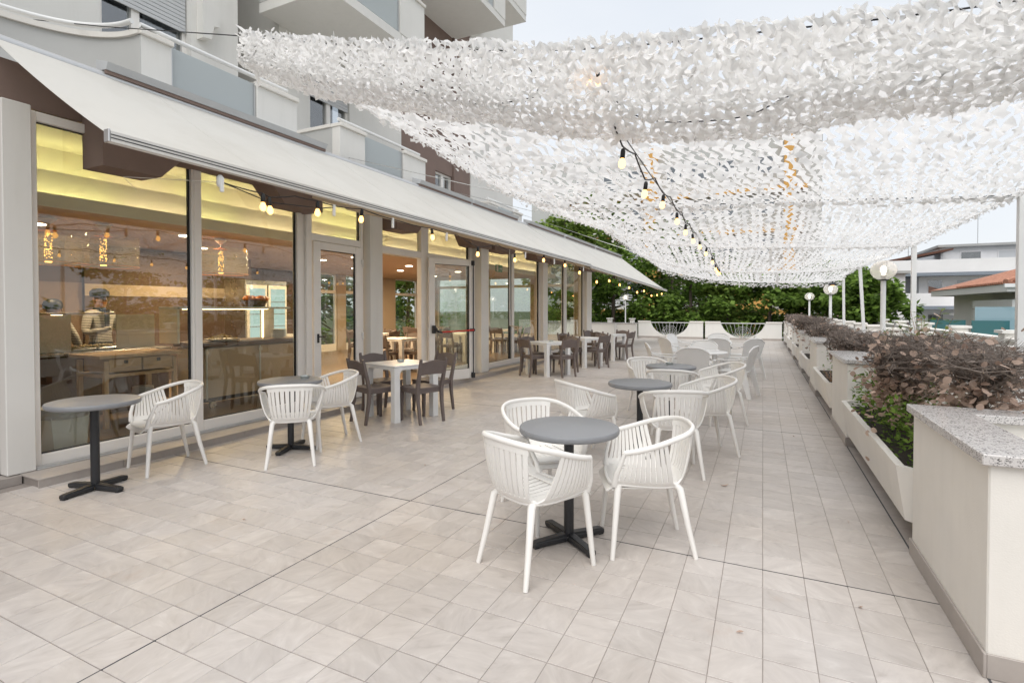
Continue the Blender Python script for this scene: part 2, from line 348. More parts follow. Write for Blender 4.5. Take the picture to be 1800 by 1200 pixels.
def project(p):
    s, c = sin(CAM_YAW), cos(CAM_YAW); x, y, z = p[0], p[1], p[2] - CAM_H
    r = x * c + y * s; d = -x * s + y * c
    D = d * cos(CAM_PITCH) - z * sin(CAM_PITCH); U = d * sin(CAM_PITCH) + z * cos(CAM_PITCH)
    if D < .05: return None
    return 900 + 917.5 * r / D, 557.6 - 917.5 * U / D
# ------------------------------------------------------------------ ground, street and terrace floor
structure(MB().box(-400, 400, -300, 700, -3.9, -3.6).build('ground', 'earth'))
structure(MB().box(4.5, 11, -80, 120, -3.6, -3.59).build('street', 'asphalt'))
floor = structure(MB().box(-5.9, 2.5, -3, 27.2, -.25, -.0035).build('terrace_floor', 'grout'))
def tile_floor():
    cand = []
    for i in range(-27, 5):
        for j in range(-30, 113):
            x0, x1 = TX0 + i * TX, TX0 + (i + 1) * TX; y0, y1 = TY0 + j * TY, TY0 + (j + 1) * TY
            if x1 < -5.43 or x0 > 1.0 or y1 > 26.95: continue
            ps = [project((x, y, 0)) for x, y in ((x0, y0), (x1, y0), (x1, y1), (x0, y1))]
            ar = 0
            if all(ps):
                cx = sum(p[0] for p in ps) / 4; cy = sum(p[1] for p in ps) / 4
                if -40 < cx < 1840 and cy < 1215:
                    ar = abs(sum(ps[k][0] * ps[(k + 1) % 4][1] - ps[(k + 1) % 4][0] * ps[k][1] for k in range(4))) / 2
            cand.append((ar, x0, y0))
    cand.sort(reverse=True)
    g, gy = .0012, .0024
    def one(mb, x, y, z=0., tx=0., ty=0.):
        w, h, c = TX - 2 * g, TY - 2 * gy, .0016
        vs = []
        for zz, k in ((-.006, 0), (-c, 0), (0, c)):
            for a, b in ((k, k), (w - k, k), (w - k, h - k), (k, h - k)):
                vs.append((x + a, y + b, z + zz + tx * (a - w / 2) + ty * (b - h / 2)))
        fs = [(8, 9, 10, 11)]
        for q in (0, 4):
            for i in range(4): fs.append((q + i, q + (i + 1) % 4, q + 4 + (i + 1) % 4, q + 4 + i))
        mb.add(vs, fs)
    me = None; m0 = MB(); one(m0, 0, 0); me = m0.mesh('tile', 'tile')
    for ar, x, y in cand[:300]:
        o = bpy.data.objects.new('tile', me); C.objects.link(o); o.parent = floor; o.location = (x + g, y + gy, random.uniform(-.0006, .0006))
        o.rotation_euler = (random.gauss(0, .0012), random.gauss(0, .0012), 0)
    mb = MB()
    for ar, x, y in cand[300:]: one(mb, x + g, y + gy, random.uniform(-.0006, .0006), random.gauss(0, .0012), random.gauss(0, .0012))
    stuff(mb.build('tile_field', 'tile', floor))
tile_floor()
# dark movement joints, slightly proud of the grout
for (x0, x1, y0, y1) in [(TX0 - 12 * TX - .003, TX0 - 12 * TX + .003, -3, 26.9), (TX0 + 4 * TX - .005, TX0 + 4 * TX + .005, -3, 26.9)] + \
        [(-5.43, 1.0, TY0 + k * 18 * TY - .003, TY0 + k * 18 * TY + .003) for k in range(-1, 6)]:
    box('movement_joint', 'joint', floor, x0, x1, y0, y1, -.004, .0012)
# strip of tiles under the boxes on the street side
for k in range(70):
    y = -1 + k * .4
    if y < 26.6: box('edge_tile', 'tile', floor, 1.01, 2.2, y + .002, y + .398, -.006, .0)

# ------------------------------------------------------------------ threshold step along the glazing
step = structure(MB().box(-5.95, -5.44, 2.2, 18.9, -.01, .058).build('threshold_step', 'grout'))
for k in range(26):
    y0 = 2.19 + k * .64; y1 = min(y0 + .637, 18.9)
    if y0 < 18.8: box('tread_tile', 'skirting', step, -5.95, -5.42, y0, y1, .06, .075, .003); box('riser_tile', 'skirting', step, -5.438, -5.423, y0, y1, .0, .0595)

# ------------------------------------------------------------------ the apartment building with the glazed ground floor
bld = thing('apartment_building', 'cream and brown apartment building with glazed restaurant front and balconies above', 'building')
XF, XB = -5.80, -5.90
def part(name, m, *b, c=0., parent=None): return box(name, m, parent or bld, *b, c)
part('wall', 'brown_wall', -6.2, -5.86, -6, 2.10, 0, 3.262)
part('pillar', 'white_wall', -6.1, -5.74, 2.105, 2.305, .078, 3.262, c=.006)
part('plinth', 'skirting', -6.1, -5.70, 1.2, 2.186, 0, .072)
part('lintel', 'brown_wall', -6.25, -5.845, -6, 18.6, 3.264, 3.63)
part('slab', 'white_wall', -13.2, -6.26, -6, 18.6, 3.42, 3.60)
part('back_wall', 'inside_brown', -13.2, -13.0, -6, 12.2, 0, 3.4)
for (y0, y1) in ((13.4, 13.8), (15.6, 16.5), (18.0, 18.6)): part('back_pier', 'inside_beige', -13.2, -13.0, y0, y1, 0, 3.4)
for (y0, y1) in ((12.2, 13.4), (13.8, 15.6), (16.5, 18.0)):
    w = MB(); w.box(-13.12, -13.06, y0, y0 + .06, 0, 3.4); w.box(-13.12, -13.06, y1 - .06, y1, 0, 3.4); w.box(-13.119, -13.061, y0 + .06, y1 - .06, 0, .3); w.box(-13.119, -13.061, y0 + .06, y1 - .06, 2.0, 2.1); w.box(-13.119, -13.061, y0 + .06, y1 - .06, 2.6, 3.4)
    o = w.build('back_window', 'frame', bld); box('pane', 'window_glass', o, -13.092, -13.088, y0 + .06, y1 - .06, .3, 2.0); box('pane', 'window_glass', o, -13.092, -13.088, y0 + .06, y1 - .06, 2.1, 2.6)
part('side_wall', 'inside_beige', -13, -6.21, 1.2, 1.4, 0, 3.4)
def glazing(name, y0, y1, z0=.077, z1=3.24, fr=(.05, .05, .13, .08), transom=None, dark=0., lower=True):
    """window > frame bars, pane; fr = left, right, bottom, top widths"""
    w = MB()
    a, b, c_, d = fr
    w.box(XB, XF, y0, y0 + a, z0, z1, .006); w.box(XB, XF, y1 - b, y1, z0, z1, .006)
    w.box(XB + .002, XF - .002, y0 + a, y1 - b, z0, z0 + c_, .006); w.box(XB + .002, XF - .002, y0 + a, y1 - b, z1 - d, z1, .006)
    o = w.build(name, 'frame', bld)
    zs = [(z0 + c_, z1 - d)]
    if transom:
        box('transom', 'frame', o, XB + .003, XF - .003, y0 + a, y1 - b, transom[0], transom[1], .005); zs = [(z0 + c_, transom[0]), (transom[1], z1 - d)] if lower else [(transom[1], z1 - d)]
    for p, q in zs:
        box('pane', 'window_glass', o, -5.852, -5.846, y0 + a, y1 - b, p, q)
        g = MB(); yy0, yy1 = y0 + a, y1 - b
        for bx in ((yy0, yy0 + .008, p, q), (yy1 - .008 - dark, yy1, p, q), (yy0 + .008, yy1 - .008 - dark, p, p + .008), (yy0 + .008, yy1 - .008 - dark, q - .01, q)): g.box(-5.862, -5.838, *bx)
        g.build('gasket', 'gasket', o)
    return o
glazing('sliding_window', 2.31, 3.78, fr=(.055, .03, .115, .085), dark=.012)
glazing('sliding_window', 3.782, 5.31, fr=(.085, .08, .13, .085), dark=.012)
for (y0, y1) in ((2.31, 5.31), (10.42, 18.0)):     # sliding tracks
    t = MB(); t.box(-5.799, -5.76, y0, y1, .0755, .10, .003); t.box(-5.759, -5.735, y0, y1, .0755, .085, .003); t.build('track', 'aluminium', bld)
part('jamb', 'frame', -5.93, -5.845, 5.312, 5.388, .077, 3.24)
# side door, closed
d1 = glazing('door_frame', 5.39, 6.55, fr=(.10, .06, .004, .085), transom=(2.47, 2.57), lower=False)
def leaf(name, parent_loc, rz, w, z0=.085, z1=2.462, hy=None):
    hy = w if hy is None else hy
    e = bpy.data.objects.new(name, None); C.objects.link(e); e.parent = bld; e.location = parent_loc; e.rotation_euler = (0, 0, rz)
    m = MB(); t = .03
    m.box(-t, t, 0, .13, z0, z1, .006); m.box(-t, t, w - .13, w, z0, z1, .006); m.box(-t + .001, t - .001, .13, w - .13, z0, z0 + .20, .006); m.box(-t + .001, t - .001, .13, w - .13, z1 - .11, z1, .006)
    m.build('leaf_frame', 'frame', e)
    box('pane', 'window_glass', e, -.004, .004, .13, w - .13, z0 + .2, z1 - .11)
    g = MB()
    for bx in ((.13, .137, z0 + .2, z1 - .11), (w - .15, w - .13, z0 + .2, z1 - .11), (.137, w - .15, z0 + .2, z0 + .207), (.137, w - .15, z1 - .12, z1 - .11)): g.box(-.012, .012, *bx)
    g.build('gasket', 'gasket', e)
    for zz in (.35, 1.05, 2.2):
        h = MB(); h.box(t, t + .028, hy - .012, hy + .02, zz, zz + .07, .004); h.box(t + .003, t + .024, hy + .004, hy + .028, zz - .05, zz - .002, .004); h.build('hinge', 'white_metal', e)
    return e
D1 = leaf('door', (-5.815, 5.51, 0), 0, .98)
hm = MB(); hm.box(.03, .04, .045, .085, 1.0, 1.13, .003); hm.tube([(.035, .065, 1.09), (.075, .065, 1.09), (.08, .075, 1.09), (.08, .16, 1.085)], .009, 8); hm.build('handle', 'black_metal', D1)
# columns between bays
part('column', 'white_wall', -5.98, -5.70, 6.60, 6.905, .076, 3.26, c=.006)
part('column', 'white_wall', -5.98, -5.58, 10.06, 10.41, .076, 3.26, c=.006)
# open double door: over-light, posts, fixed bay
m = MB(); m.box(XB, XF, 6.91, 6.95, .077, 3.24, .004); m.box(XB, XF, 8.13, 8.34, .077, 3.24, .004); m.box(XB + .002, XF - .002, 6.951, 8.129, 2.44, 2.56, .004); m.box(XB + .002, XF - .002, 6.951, 8.129, 3.15, 3.24, .004)
df = m.build('door_frame', 'frame', bld)
box('pane', 'window_glass', df, -5.852, -5.846, 6.951, 8.129, 2.56, 3.15)
glazing('fixed_window', 8.342, 10.055, fr=(.03, .13, .2, .085), transom=(2.44, 2.56), dark=.03)
ang = atan2(-.39, .93)
D2 = leaf('open_door', (-5.73, 8.26, 0), ang, 1.08, hy=-.02)
hm = MB(); hm.box(.03, .085, .05, .125, 1.02, 1.17, .008); hm.tube([(.07, .09, 1.13), (.1, .16, 1.05), (.11, .24, 1.035)], [.03, .025, .016], 8); hm.tube([(.06, .95, 1.06), (.06, 1.05, 1.06)], .03, 8); hm.tube([(.055, 1.03, .1), (.055, 1.03, 2.44)], .012, 8); hm.box(.03, .085, .985, 1.06, .09, .2, .01); hm.box(.03, .08, .99, 1.05, 2.36, 2.46, .008)
hm.build('panic_latch', 'black_metal', D2)
MB().tube([(.105, .2, 1.04), (.105, 1.0, 1.06)], .015, 8).build('panic_bar', 'red_plastic', D2, 60)
# windows further along
glazing('sliding_window', 10.412, 12.12, fr=(.05, .05, .13, .085), dark=.10)
glazing('sliding_window', 12.122, 13.95, fr=(.09, .05, .13, .085), dark=.05)
part('mullion', 'frame', -5.93, -5.70, 13.952, 14.30, .077, 3.24, c=.005)
glazing('sliding_window', 14.302, 16.02, fr=(.07, .05, .13, .085), dark=.03)
glazing('sliding_window', 16.022, 18.02, fr=(.20, .05, .13, .085), dark=.03)
part('corner_post', 'frame', -5.98, -5.68, 18.022, 18.60, .077, 3.26, c=.005)
# end wall with tall windows (greenery shows through them)
for (x0, x1) in ((-13, -12.3), (-10.4, -9.9), (-8.0, -7.5), (-6.25, -5.985)): part('end_pier', 'inside_beige', x0, x1, 18.3, 18.59, .0, 3.26)
for (x0, x1) in ((-12.3, -10.4), (-9.9, -8.0), (-7.5, -6.25)):
    w = MB(); w.box(x0, x0 + .06, 18.4, 18.46, .0, 3.26); w.box(x1 - .06, x1, 18.4, 18.46, 0, 3.26); w.box(x0 + .06, x1 - .06, 18.401, 18.459, 0, .5); w.box(x0 + .06, x1 - .06, 18.401, 18.459, 2.3, 2.4); w.box(x0 + .06, x1 - .06, 18.401, 18.459, 3.15, 3.26)
    o = w.build('end_window', 'frame', bld)
    box('pane', 'window_glass', o, x0 + .06, x1 - .06, 18.428, 18.432, .5, 2.3); box('pane', 'window_glass', o, x0 + .06, x1 - .06, 18.428, 18.432, 2.4, 3.15)
# haunched brown fascia pieces in front of the glazing
def fascia(y0, y1, cut0, cut1, zb=2.82, zt=3.40, xa=-5.843, xb=-5.50):
    """drops at both ends with splayed inner edges"""
    poly = [(y0, zt), (y0, zb), (y0 + cut0, zb + .005), (y0 + cut0 + .22, zb + .24), (y1 - cut1 - .22, zb + .24), (y1 - cut1, zb), (y1, zb), (y1, zt)]
    m = MB(); n = len(poly)
    vs = [(xa, *p) for p in poly] + [(xb, *p) for p in poly]
    fs = [(0, 1, 2, 3), (0, 3, 4, 7), (4, 5, 6, 7)]; fs += [tuple(i + n for i in f[::-1]) for f in fs]
    fs += [(i, (i + 1) % n, n + (i + 1) % n, n + i) for i in range(n)]
    m.add(vs, fs); return m.build('fascia', 'brown_wall', bld)
fascia(2.73, 5.40, .52, .62); fascia(7.03, 10.40, .58, .85); fascia(10.56, 13.95, 1.0, .9); fascia(14.1, 18.5, .9, .9)
# ---- upper floors
UW = -7.4
def wallbox(m, y0, y1, z0, z1, x=UW, d=.3, name='wall'): return part(name, m, x - d, x, y0, y1, z0, z1)
wallbox('white_wall', -6, 3.66, 3.60, 13)
wallbox('white_wall', 3.66, 4.76, 3.60, 4.2); wallbox('white_wall', 3.66, 4.76, 6.0, 13)
part('pillar', 'white_wall', -7.9, UW + .06, 4.761, 5.50, 3.60, 13)
part('recess_wall', 'stucco', -9.3, -9.0, 4.76, 7.0, 3.60, 13)
part('loggia_wall', 'stucco', -9.0, -7.9, 4.765, 4.95, 3.60, 13)
part('loggia_wall', 'white_wall', -9.0, UW, 6.32, 6.36, 3.60, 13)
wallbox('white_wall', 6.361, 6.98, 3.60, 13); wallbox('white_wall', 6.98, 7.98, 3.60, 4.75); wallbox('white_wall', 6.98, 7.98, 5.9, 13); wallbox('white_wall', 7.98, 9.62, 3.60, 13)
wallbox('brown_wall', 9.62, 10.98, 3.84, 13, d=.28); wallbox('brown_wall', 10.98, 11.78, 4.95, 13, d=.28); wallbox('brown_wall', 10.98, 11.78, 3.60, 3.9, d=.28); wallbox('brown_wall', 11.78, 12.6, 3.84, 13, d=.28, x=UW + .05)
wallbox('white_wall', 12.6, 15.3, 3.84, 13, x=UW + .08, d=1.2)
part('wall', 'white_wall', -14, -8.62, 15.1, 15.3, 3.60, 13)
def upper_window(y0, y1, z0, z1, shut=0., split=True, x=UW, curtain=False):
    w = MB(); a = .05
    w.box(x - .16, x - .06, y0, y0 + a, z0, z1); w.box(x - .16, x - .06, y1 - a, y1, z0, z1); w.box(x - .159, x - .061, y0 + a, y1 - a, z0, z0 + a); w.box(x - .159, x - .061, y0 + a, y1 - a, z1 - a, z1)
    ym = (y0 + y1) / 2 if split is True else y0 + (y1 - y0) * split
    w.box(x - .158, x - .062, ym - .05, ym + .05, z0 + a, z1 - a)
    o = w.build('window', 'frame', bld)
    for p, q in ((y0 + a, ym - .05), (ym + .05, y1 - a)): box('pane', 'old_glass', o, x - .112, x - .108, p, q, z0 + a, z1 - a)
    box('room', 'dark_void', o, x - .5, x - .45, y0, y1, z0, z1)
    if curtain:
        G = [[V(x - .2 + .02 * sin(i * 1.9), lerp(y0 + .55 * (y1 - y0), y1 - .05, i / 14), lerp(z0 + .05, z1 - .05, k / 3)) for k in range(4)] for i in range(15)]
        MB().sheet(G, .002).build('curtain', 'curtain', o, 60)
    if shut:
        n = int(shut / .055)
        for k in range(n):
            zz = z1 - (k + 1) * .055; box('slat', 'shutter', o, x - .045, x - .028, y0 + .01, y1 - .01, zz + .002, zz + .054, .006)
    return o
upper_window(3.66, 4.76, 4.2, 6.0, shut=.62, split=.4, curtain=True)
upper_window(6.98, 7.98, 4.75, 5.9, shut=.58)
upper_window(10.98, 11.78, 3.9, 4.95)
# shutter housing bracket and curved corbel by the first window
mm = MB(); mm.prism([(4.85, 5.35), (4.85, 5.9), (5.1, 5.9), (5.1, 5.6), (5.02, 5.58), (4.98, 5.38)], UW + .061, UW + .2, 'x'); mm.build('corbel', 'white_wall', bld)
def balcony(y0, y1, zb, zt, segs, x=-5.9, depth=1.5, cap=.055, rail=True, near_side=True, curved=False):
    """balcony > parapet, coping, glass_panel, handrail; segs = list of (y0, y1, kind)"""
    e = bpy.data.objects.new('balcony', None); C.objects.link(e); e.parent = bld
    for a, b, kind in segs:
        if kind == 'solid':
            box('parapet', 'white_wall', e, x - .16, x, a, b, zb, zt, .004); box('coping', 'stucco', e, x - .19, x + .035, a - .012, b + .012, zt, zt + cap, .006)
        else:
            box('glass_panel', 'frosted_glass', e, x - .055, x - .04, a + .012, b - .012, zb + .03, zt + .02)
            g = MB(); g.box(x - .07, x - .025, a, a + .012, zb, zt + .03); g.box(x - .07, x - .025, b - .012, b, zb, zt + .03); g.build('post', 'aluminium', e)
    if near_side:
        box('side_parapet', 'grey_wall', e, x - depth, x - .161, y0, y0 + .14, zb, zt, .004); box('coping', 'stucco', e, x - depth, x - .191, y0 - .02, y0 + .16, zt, zt + cap, .006)
    box('floor_slab', 'white_wall', e, x - depth, x - .012, y0 + .004, y1 - .004, zb - .16, zb - .002)
    if rail:
        r = MB(); r.tube([(x - .06, y0 + .03, zt + .125), (x - .06, y1 - .12, zt + .125)], .026, 10)
        for yy in (y0 + .2, y1 - .2): r.tube([(x - .06, yy, zt + cap), (x - .06, yy, zt + .12)], .014, 8)
        r.build('handrail', 'white_metal', e, 60)
    return e
b1 = balcony(3.29, 5.33, 3.64, 4.37, [(3.29, 3.61, 'solid'), (3.62, 4.68, 'glass'), (4.69, 5.33, 'solid')], near_side=False)
# curved return of the first balcony towards the left
cpts = [(-5.9, 3.29), (-6.1, 3.27), (-6.3, 3.2), (-6.5, 3.06), (-6.66, 2.85), (-6.78, 2.55), (-6.85, 2.15), (-6.88, 1.6), (-6.89, .8), (-6.89, -6)]
def ribbon(pts, off0, off1, z0, z1, name, m, parent):
    P = [V(*crom([(p[0], p[1], 0) for p in pts], i / 50)[:2]) for i in range(51)]; N = []
    for i in range(51):
        t = (P[min(i + 1, 50)] - P[max(i - 1, 0)]).normalized(); N.append(V(-t.y, t.x))
    vs = []; fs = []
    for p, n in zip(P, N):
        a, b = p + n * off0, p + n * off1; vs += [(a.x, a.y, z0), (b.x, b.y, z0), (b.x, b.y, z1), (a.x, a.y, z1)]
    for i in range(50):
        for k in range(4): fs.append((i * 4 + k, i * 4 + (k + 1) % 4, i * 4 + 4 + (k + 1) % 4, i * 4 + 4 + k))
    fs += [(3, 2, 1, 0), (200, 201, 202, 203)]
    return MB().add(vs, fs).build(name, m, parent, 40)
ribbon(cpts, 0, -.14, 3.45, 4.369, 'curved_parapet', 'grey_wall', b1); ribbon(cpts, .03, -.17, 4.37, 4.425, 'curved_coping', 'stucco', b1)
MB().tube([V(*crom([(p[0] - .06, p[1] - .05, 4.495) for p in cpts], i / 40)) for i in range(41)], .026, 10).build('curved_handrail', 'white_metal', b1, 60)
balcony(6.15, 8.42, 3.64, 4.31, [(6.15, 6.72, 'solid'), (6.73, 7.73, 'glass'), (7.74, 8.42, 'solid')])
balcony(11.0, 12.9, 3.64, 4.0, [(11.0, 11.5, 'solid'), (11.51, 12.4, 'glass'), (12.41, 12.9, 'solid')])
balcony(5.93, 8.40, 6.44, 7.25, [(5.93, 6.5, 'solid'), (6.51, 7.65, 'glass'), (7.66, 8.4, 'solid')], rail=False)
balcony(8.5, 11.9, 8.74, 9.6, [(8.5, 11.0, 'solid'), (11.01, 11.3, 'glass'), (11.31, 11.9, 'solid')], rail=False)
balcony(12.0, 13.2, 9.5, 10.4, [(12.0, 13.2, 'solid')], rail=False)
# small curved pipe handle on the brown wall and its shadow-casting bracket
MB().tube([(UW + .02, 9.95, 6.2), (UW + .16, 9.95, 6.35), (UW + .16, 10.6, 6.1), (UW + .02, 10.6, 6.05)], .02, 8).build('wall_rail', 'brown_wall', bld, 60)
MB().tube([(-5.84, 6.75, 6.95), (-5.80, 6.75, 6.95), (-5.80, 7.55, 6.95), (-5.84, 7.55, 6.95)], .018, 8).build('wall_rail', 'white_metal', bld, 60)

# ------------------------------------------------------------------ awnings
def awning(label, y0, y1, roll_x, roll_z, front, seams, covers, arms):
    """front = (x at y0, z at y0, x at y1, z at y1)"""
    a = thing('awning', label, 'awning')
    def pt(u, v):   # u along y, v from roll to front bar
        y = lerp(y0, y1, u); fx = lerp(front[0], front[2], u); fz = lerp(front[1], front[3], u)
        sag = .035 * 4 * v * (1 - v) + .008 * sin(u * 23) * v * (1 - v)
        return V(lerp(roll_x, fx, v), y, lerp(roll_z, fz, v) - sag)
    G = [[pt(i / 60, k / 12) for k in range(13)] for i in range(61)]
    MB().sheet(G, .003).build('fabric', 'awning_cloth', a, 60)
    for s in seams:
        u = (s - y0) / (y1 - y0); G = [[pt(u + d, k / 12) + V(0, 0, .003) for k in range(13)] for d in (-.0011, .0011)]
        MB().sheet(G, .0015).build('seam', 'awning_cloth', a)
    f0, f1 = V(front[0], y0 - .03, front[1]), V(front[2], y1 + .03, front[3])
    def bar(dx, dz, w, h, name, m):
        d = f1 - f0; o = V(dx, 0, dz); vs = []
        for q in (f0 + o, f1 + o): vs += [q + V(-w, 0, -h), q + V(w, 0, -h), q + V(w, 0, h), q + V(-w, 0, h)]
        MB().add(vs, [(3, 2, 1, 0), (4, 5, 6, 7), (0, 1, 5, 4), (1, 2, 6, 5), (2, 3, 7, 6), (3, 0, 4, 7)]).build(name, m, a)
    bar(.0, .0, .03, .036, 'front_bar', 'white_wall'); bar(.0305, .012, .002, .0035, 'front_bar_groove', 'joint'); bar(.0305, -.010, .002, .0035, 'front_bar_groove', 'joint')
    m = MB(); m.box(front[0] - .03, front[0] + .03, y0 - .045, y0 - .031, front[1] - .04, front[1] + .05, .004); m.build('end_cap', 'aluminium', a)
    MB().tube([(roll_x, y0, roll_z - .02), (roll_x, y1, roll_z - .02)], .05, 12).build('roller', 'aluminium', a, 60)
    for c0, c1 in covers:
        m = MB(); m.prism([(roll_x - .1, roll_z + .05), (roll_x + .07, roll_z + .035), (roll_x + .105, roll_z + .10), (roll_x - .1, roll_z + .16)], c0, c1, 'y'); m.build('roller_cover', 'cover_grey', a)
        m = MB(); m.box(roll_x + .045, roll_x + .06, c0, c1, roll_z - .0, roll_z + .034); m.build('roller_slot', 'brown_wall', a)
    for ya, yb in arms:
        u = (yb - y0) / (y1 - y0); tip = pt(u, 1) + V(-.03, 0, -.045); root = V(-5.47, ya, 3.0); el = V(-5.05, ya + (yb - ya) * .15, 2.86)
        m = MB(); m.tube([root, el], .03, 4); m.tube([el + V(0, 0, -.005), tip], [.042, .034], 4); m.build('arm', 'tan_metal', a)
    return a
awning('long cream cloth awning over the near glazed bays', 2.05, 12.9, -5.80, 3.77, (-4.0, 2.66, -4.0, 2.60), [3.35, 4.6, 5.9, 7.1, 8.3, 9.5, 10.7, 11.9], [(2.88, 5.7), (8.0, 9.9), (10.0, 12.3)], [(5.2, 6.35), (8.0, 9.2), (11.2, 12.4)])
awning('far cream cloth awning running past the end of the glazing', 12.98, 23.5, -5.80, 3.77, (-3.97, 2.56, -3.8, 2.27), [14.2, 15.5, 16.8, 18, 19.3, 20.6, 21.9], [(13.0, 15.8), (16.0, 19.2), (19.4, 23.3)], [(12.9, 14.6), (16.4, 18.2), (20.2, 21.8)])
MB().tube([(-5.86, 23.3, 3.74), (-5.86, 18.55, 3.74)], .05, 8).build('awning_beam', 'aluminium', bld)
# crank rod hanging by the third window
cr = thing('awning_crank', 'thin white crank rod hanging from the awning before the third window', 'crank', (-5.3, 10.9, 0))
MB().tube([(0, 0, 2.85), (0, .02, 1.1)], .012, 8).build('rod', 'white_metal', cr); MB().tube([(0, .02, 1.1), (.05, .14, 1.07), (.06, .3, 1.06), (.06, .33, .98), (.05, .33, .9)], .012, 8).build('handle', 'tan_metal', cr, 60)
# ------------------------------------------------------------------ restaurant interior behind the glass
structure(MB().box(-13, -5.955, 1.4, 18.3, -.02, .07).build('restaurant_floor', 'inside_floor'))
ceil = structure(MB().box(-13, -7.0, 1.4, 18.3, 2.64, 2.72).build('restaurant_ceiling', 'inside_ceiling'))
box('cove_lip', 'inside_cream', ceil, -7.0, -6.985, 1.4, 18.3, 2.60, 2.745)
box('cove_face', 'inside_cream', ceil, -7.30, -7.16, 1.4, 18.3, 2.721, 3.03)
box('cove_back', 'inside_cream', ceil, -7.55, -7.50, 1.4, 18.3, 3.031, 3.41); box('cove_shelf', 'inside_cream', ceil, -7.55, -7.301, 1.4, 18.3, 2.95, 3.005)
box('upper_ceiling', 'inside_cream', ceil, -7.499, -6.26, 1.4, 18.3, 3.36, 3.415)
for y0, y1, m in ((2.0, 3.7, 'cove_green'), (3.75, 4.6, 'cove_warm'), (4.65, 5.3, 'cove_green'), (5.4, 7.2, 'cove_warm'), (7.25, 8.6, 'cove_green'), (8.7, 11.5, 'cove_warm'), (11.6, 18, 'cove_warm')):
    box('cove_strip', m, ceil, -7.06, -7.04, y0, y1, 2.722, 2.73)
    box('cove_strip', m, ceil, -7.34, -7.32, y0, y1, 3.006, 3.014)
def downlight(x, y, power=36):
    m = MB(); m.lathe([(.09, 0), (.09, .012)], 16, (x, y, 2.627)); o = m.build('downlight', 'downlight', ceil)
    L = bpy.data.lights.new('downlight_lamp', 'AREA'); L.shape = 'DISK'; L.size = .18; L.energy = power; L.color = (1, .72, .42)
    lo = bpy.data.objects.new('downlight_lamp', L); C.objects.link(lo); lo.location = (x, y, 2.61); lo.parent = ceil
downlight(-8.85, 3.6, 18); downlight(-8.2, 5.2, 24)
for x, y in ((-9.9, 12.8), (-9.6, 6.4), (-8.0, 7.4), (-9.4, 9.2), (-8.2, 9.0), (-8.6, 11.5), (-10.5, 11.5), (-8.6, 14), (-10.5, 15.5), (-11.3, 5)): downlight(x, y)
# partition behind the kitchen: brown with a beige band
pw = structure(MB().box(-10.9, -10.7, 5.0, 8.3, .07, 2.63).build('partition_wall', 'inside_brown')); box('band', 'inside_beige', pw, -10.699, -10.69, 5.0, 8.3, 1.72, 1.93)
pw2 = structure(MB().box(-10.95, -10.75, 1.4, 4.99, .07, 2.63).build('kitchen_wall', 'kitchen_brown')); box('dark_panel', 'inside_brown', pw2, -10.749, -10.74, 3.2, 4.98, 1.95, 2.6)
# pendants
def pendant(x, y, label):
    p = thing('pendant_lamp', label, 'lamp', (x, y, 0), 0, 'pendant lamps over the kitchen counter')
    MB().tube([(0, 0, 2.62), (0, 0, 2.40)], .006, 6).build('cord', 'porcelain', p); MB().lathe([(.02, 2.63), (.085, 2.62), (.09, 2.60), (.02, 2.54)], 16).build('rose', 'porcelain', p, 50)
    MB().lathe([(.40, 2.06), (.40, 2.46)], 36, caps=False).build('shade', 'shade_film', p, 60)
    m = MB(); random.seed(int(x * 10 + y * 100) % 97)
    for k in range(70):
        a = random.uniform(0, 2 * pi); z = random.uniform(2.12, 2.43); r = .036; m.lathe([(.0, -.006), (.006, 0), (0, .006)], 4, (r * cos(a), r * sin(a), z), caps=False)
    stuff(m.build('glow_beads', 'pendant_glow', p)); MB().tube([(.4 * cos(a * pi / 18), .4 * sin(a * pi / 18), 2.058) for a in range(36)], .004, 4, closed=True).build('rim', 'pumpkin', p)
    MB().lathe([(.01, 2.50), (.03, 2.48), (.10, 2.465), (.10, 2.46), (.01, 2.47)], 20).build('cap', 'pumpkin', p)
    MB().lathe([(.035, 2.07), (.035, 2.082)], 14).build('lamp_base', 'pendant_glow', p)
pendant(-8, 3.36, 'pendant lamp with clear drum shade nearest the white pillar'); pendant(-8, 3.96, 'pendant lamp with clear drum shade in the middle of the first window'); pendant(-8, 5.65, 'pendant lamp with clear drum shade seen in the second window')
# serving trolley of pale wood
tr = thing('serving_trolley', 'pale wood serving trolley with drawers and shelf inside the first window', 'trolley', (-7.3, 3.45, .07))
for x in (-.28, .28):
    for y in (0.03, .83): box('leg', 'wood', tr, x - .025, x + .025, y - .025, y + .025, 0, .80, .004)
box('top', 'wood', tr, -.34, .34, -.06, .92, .83, .87, .005); box('shelf', 'wood', tr, -.27, .27, .06, .80, .22, .25, .004); box('rail', 'wood', tr, -.30, .30, 0, .86, .60, .64, .004)
for y0, y1 in ((.06, .42), (.44, .80)):
    d = box('drawer', 'wood', tr, -.25, .30, y0, y1, .66, .82, .004); box('knob', 'gasket', d, .30, .32, (y0 + y1) / 2 - .02, (y0 + y1) / 2 + .02, .76, .80, .004)
def plates(x, y, z, n, label, r=.12):
    t = thing('plate_stack', label, 'plates', (x, y, z))
    m = MB().lathe([(.05, 0), (r, .014), (r, .018), (.05, .006)], 20).mesh('plate', 'porcelain', 50)
    for k in range(n):
        o = bpy.data.objects.new('plate', m); C.objects.link(o); o.parent = t; o.location = (random.uniform(-.004, .004), random.uniform(-.004, .004), k * .011)
plates(-7.3, 4.05, .322, 14, 'stack of pale plates on the shelf of the wood trolley'); plates(-7.15, 6.05, 1.02, 12, 'stack of white plates on the buffet counter')
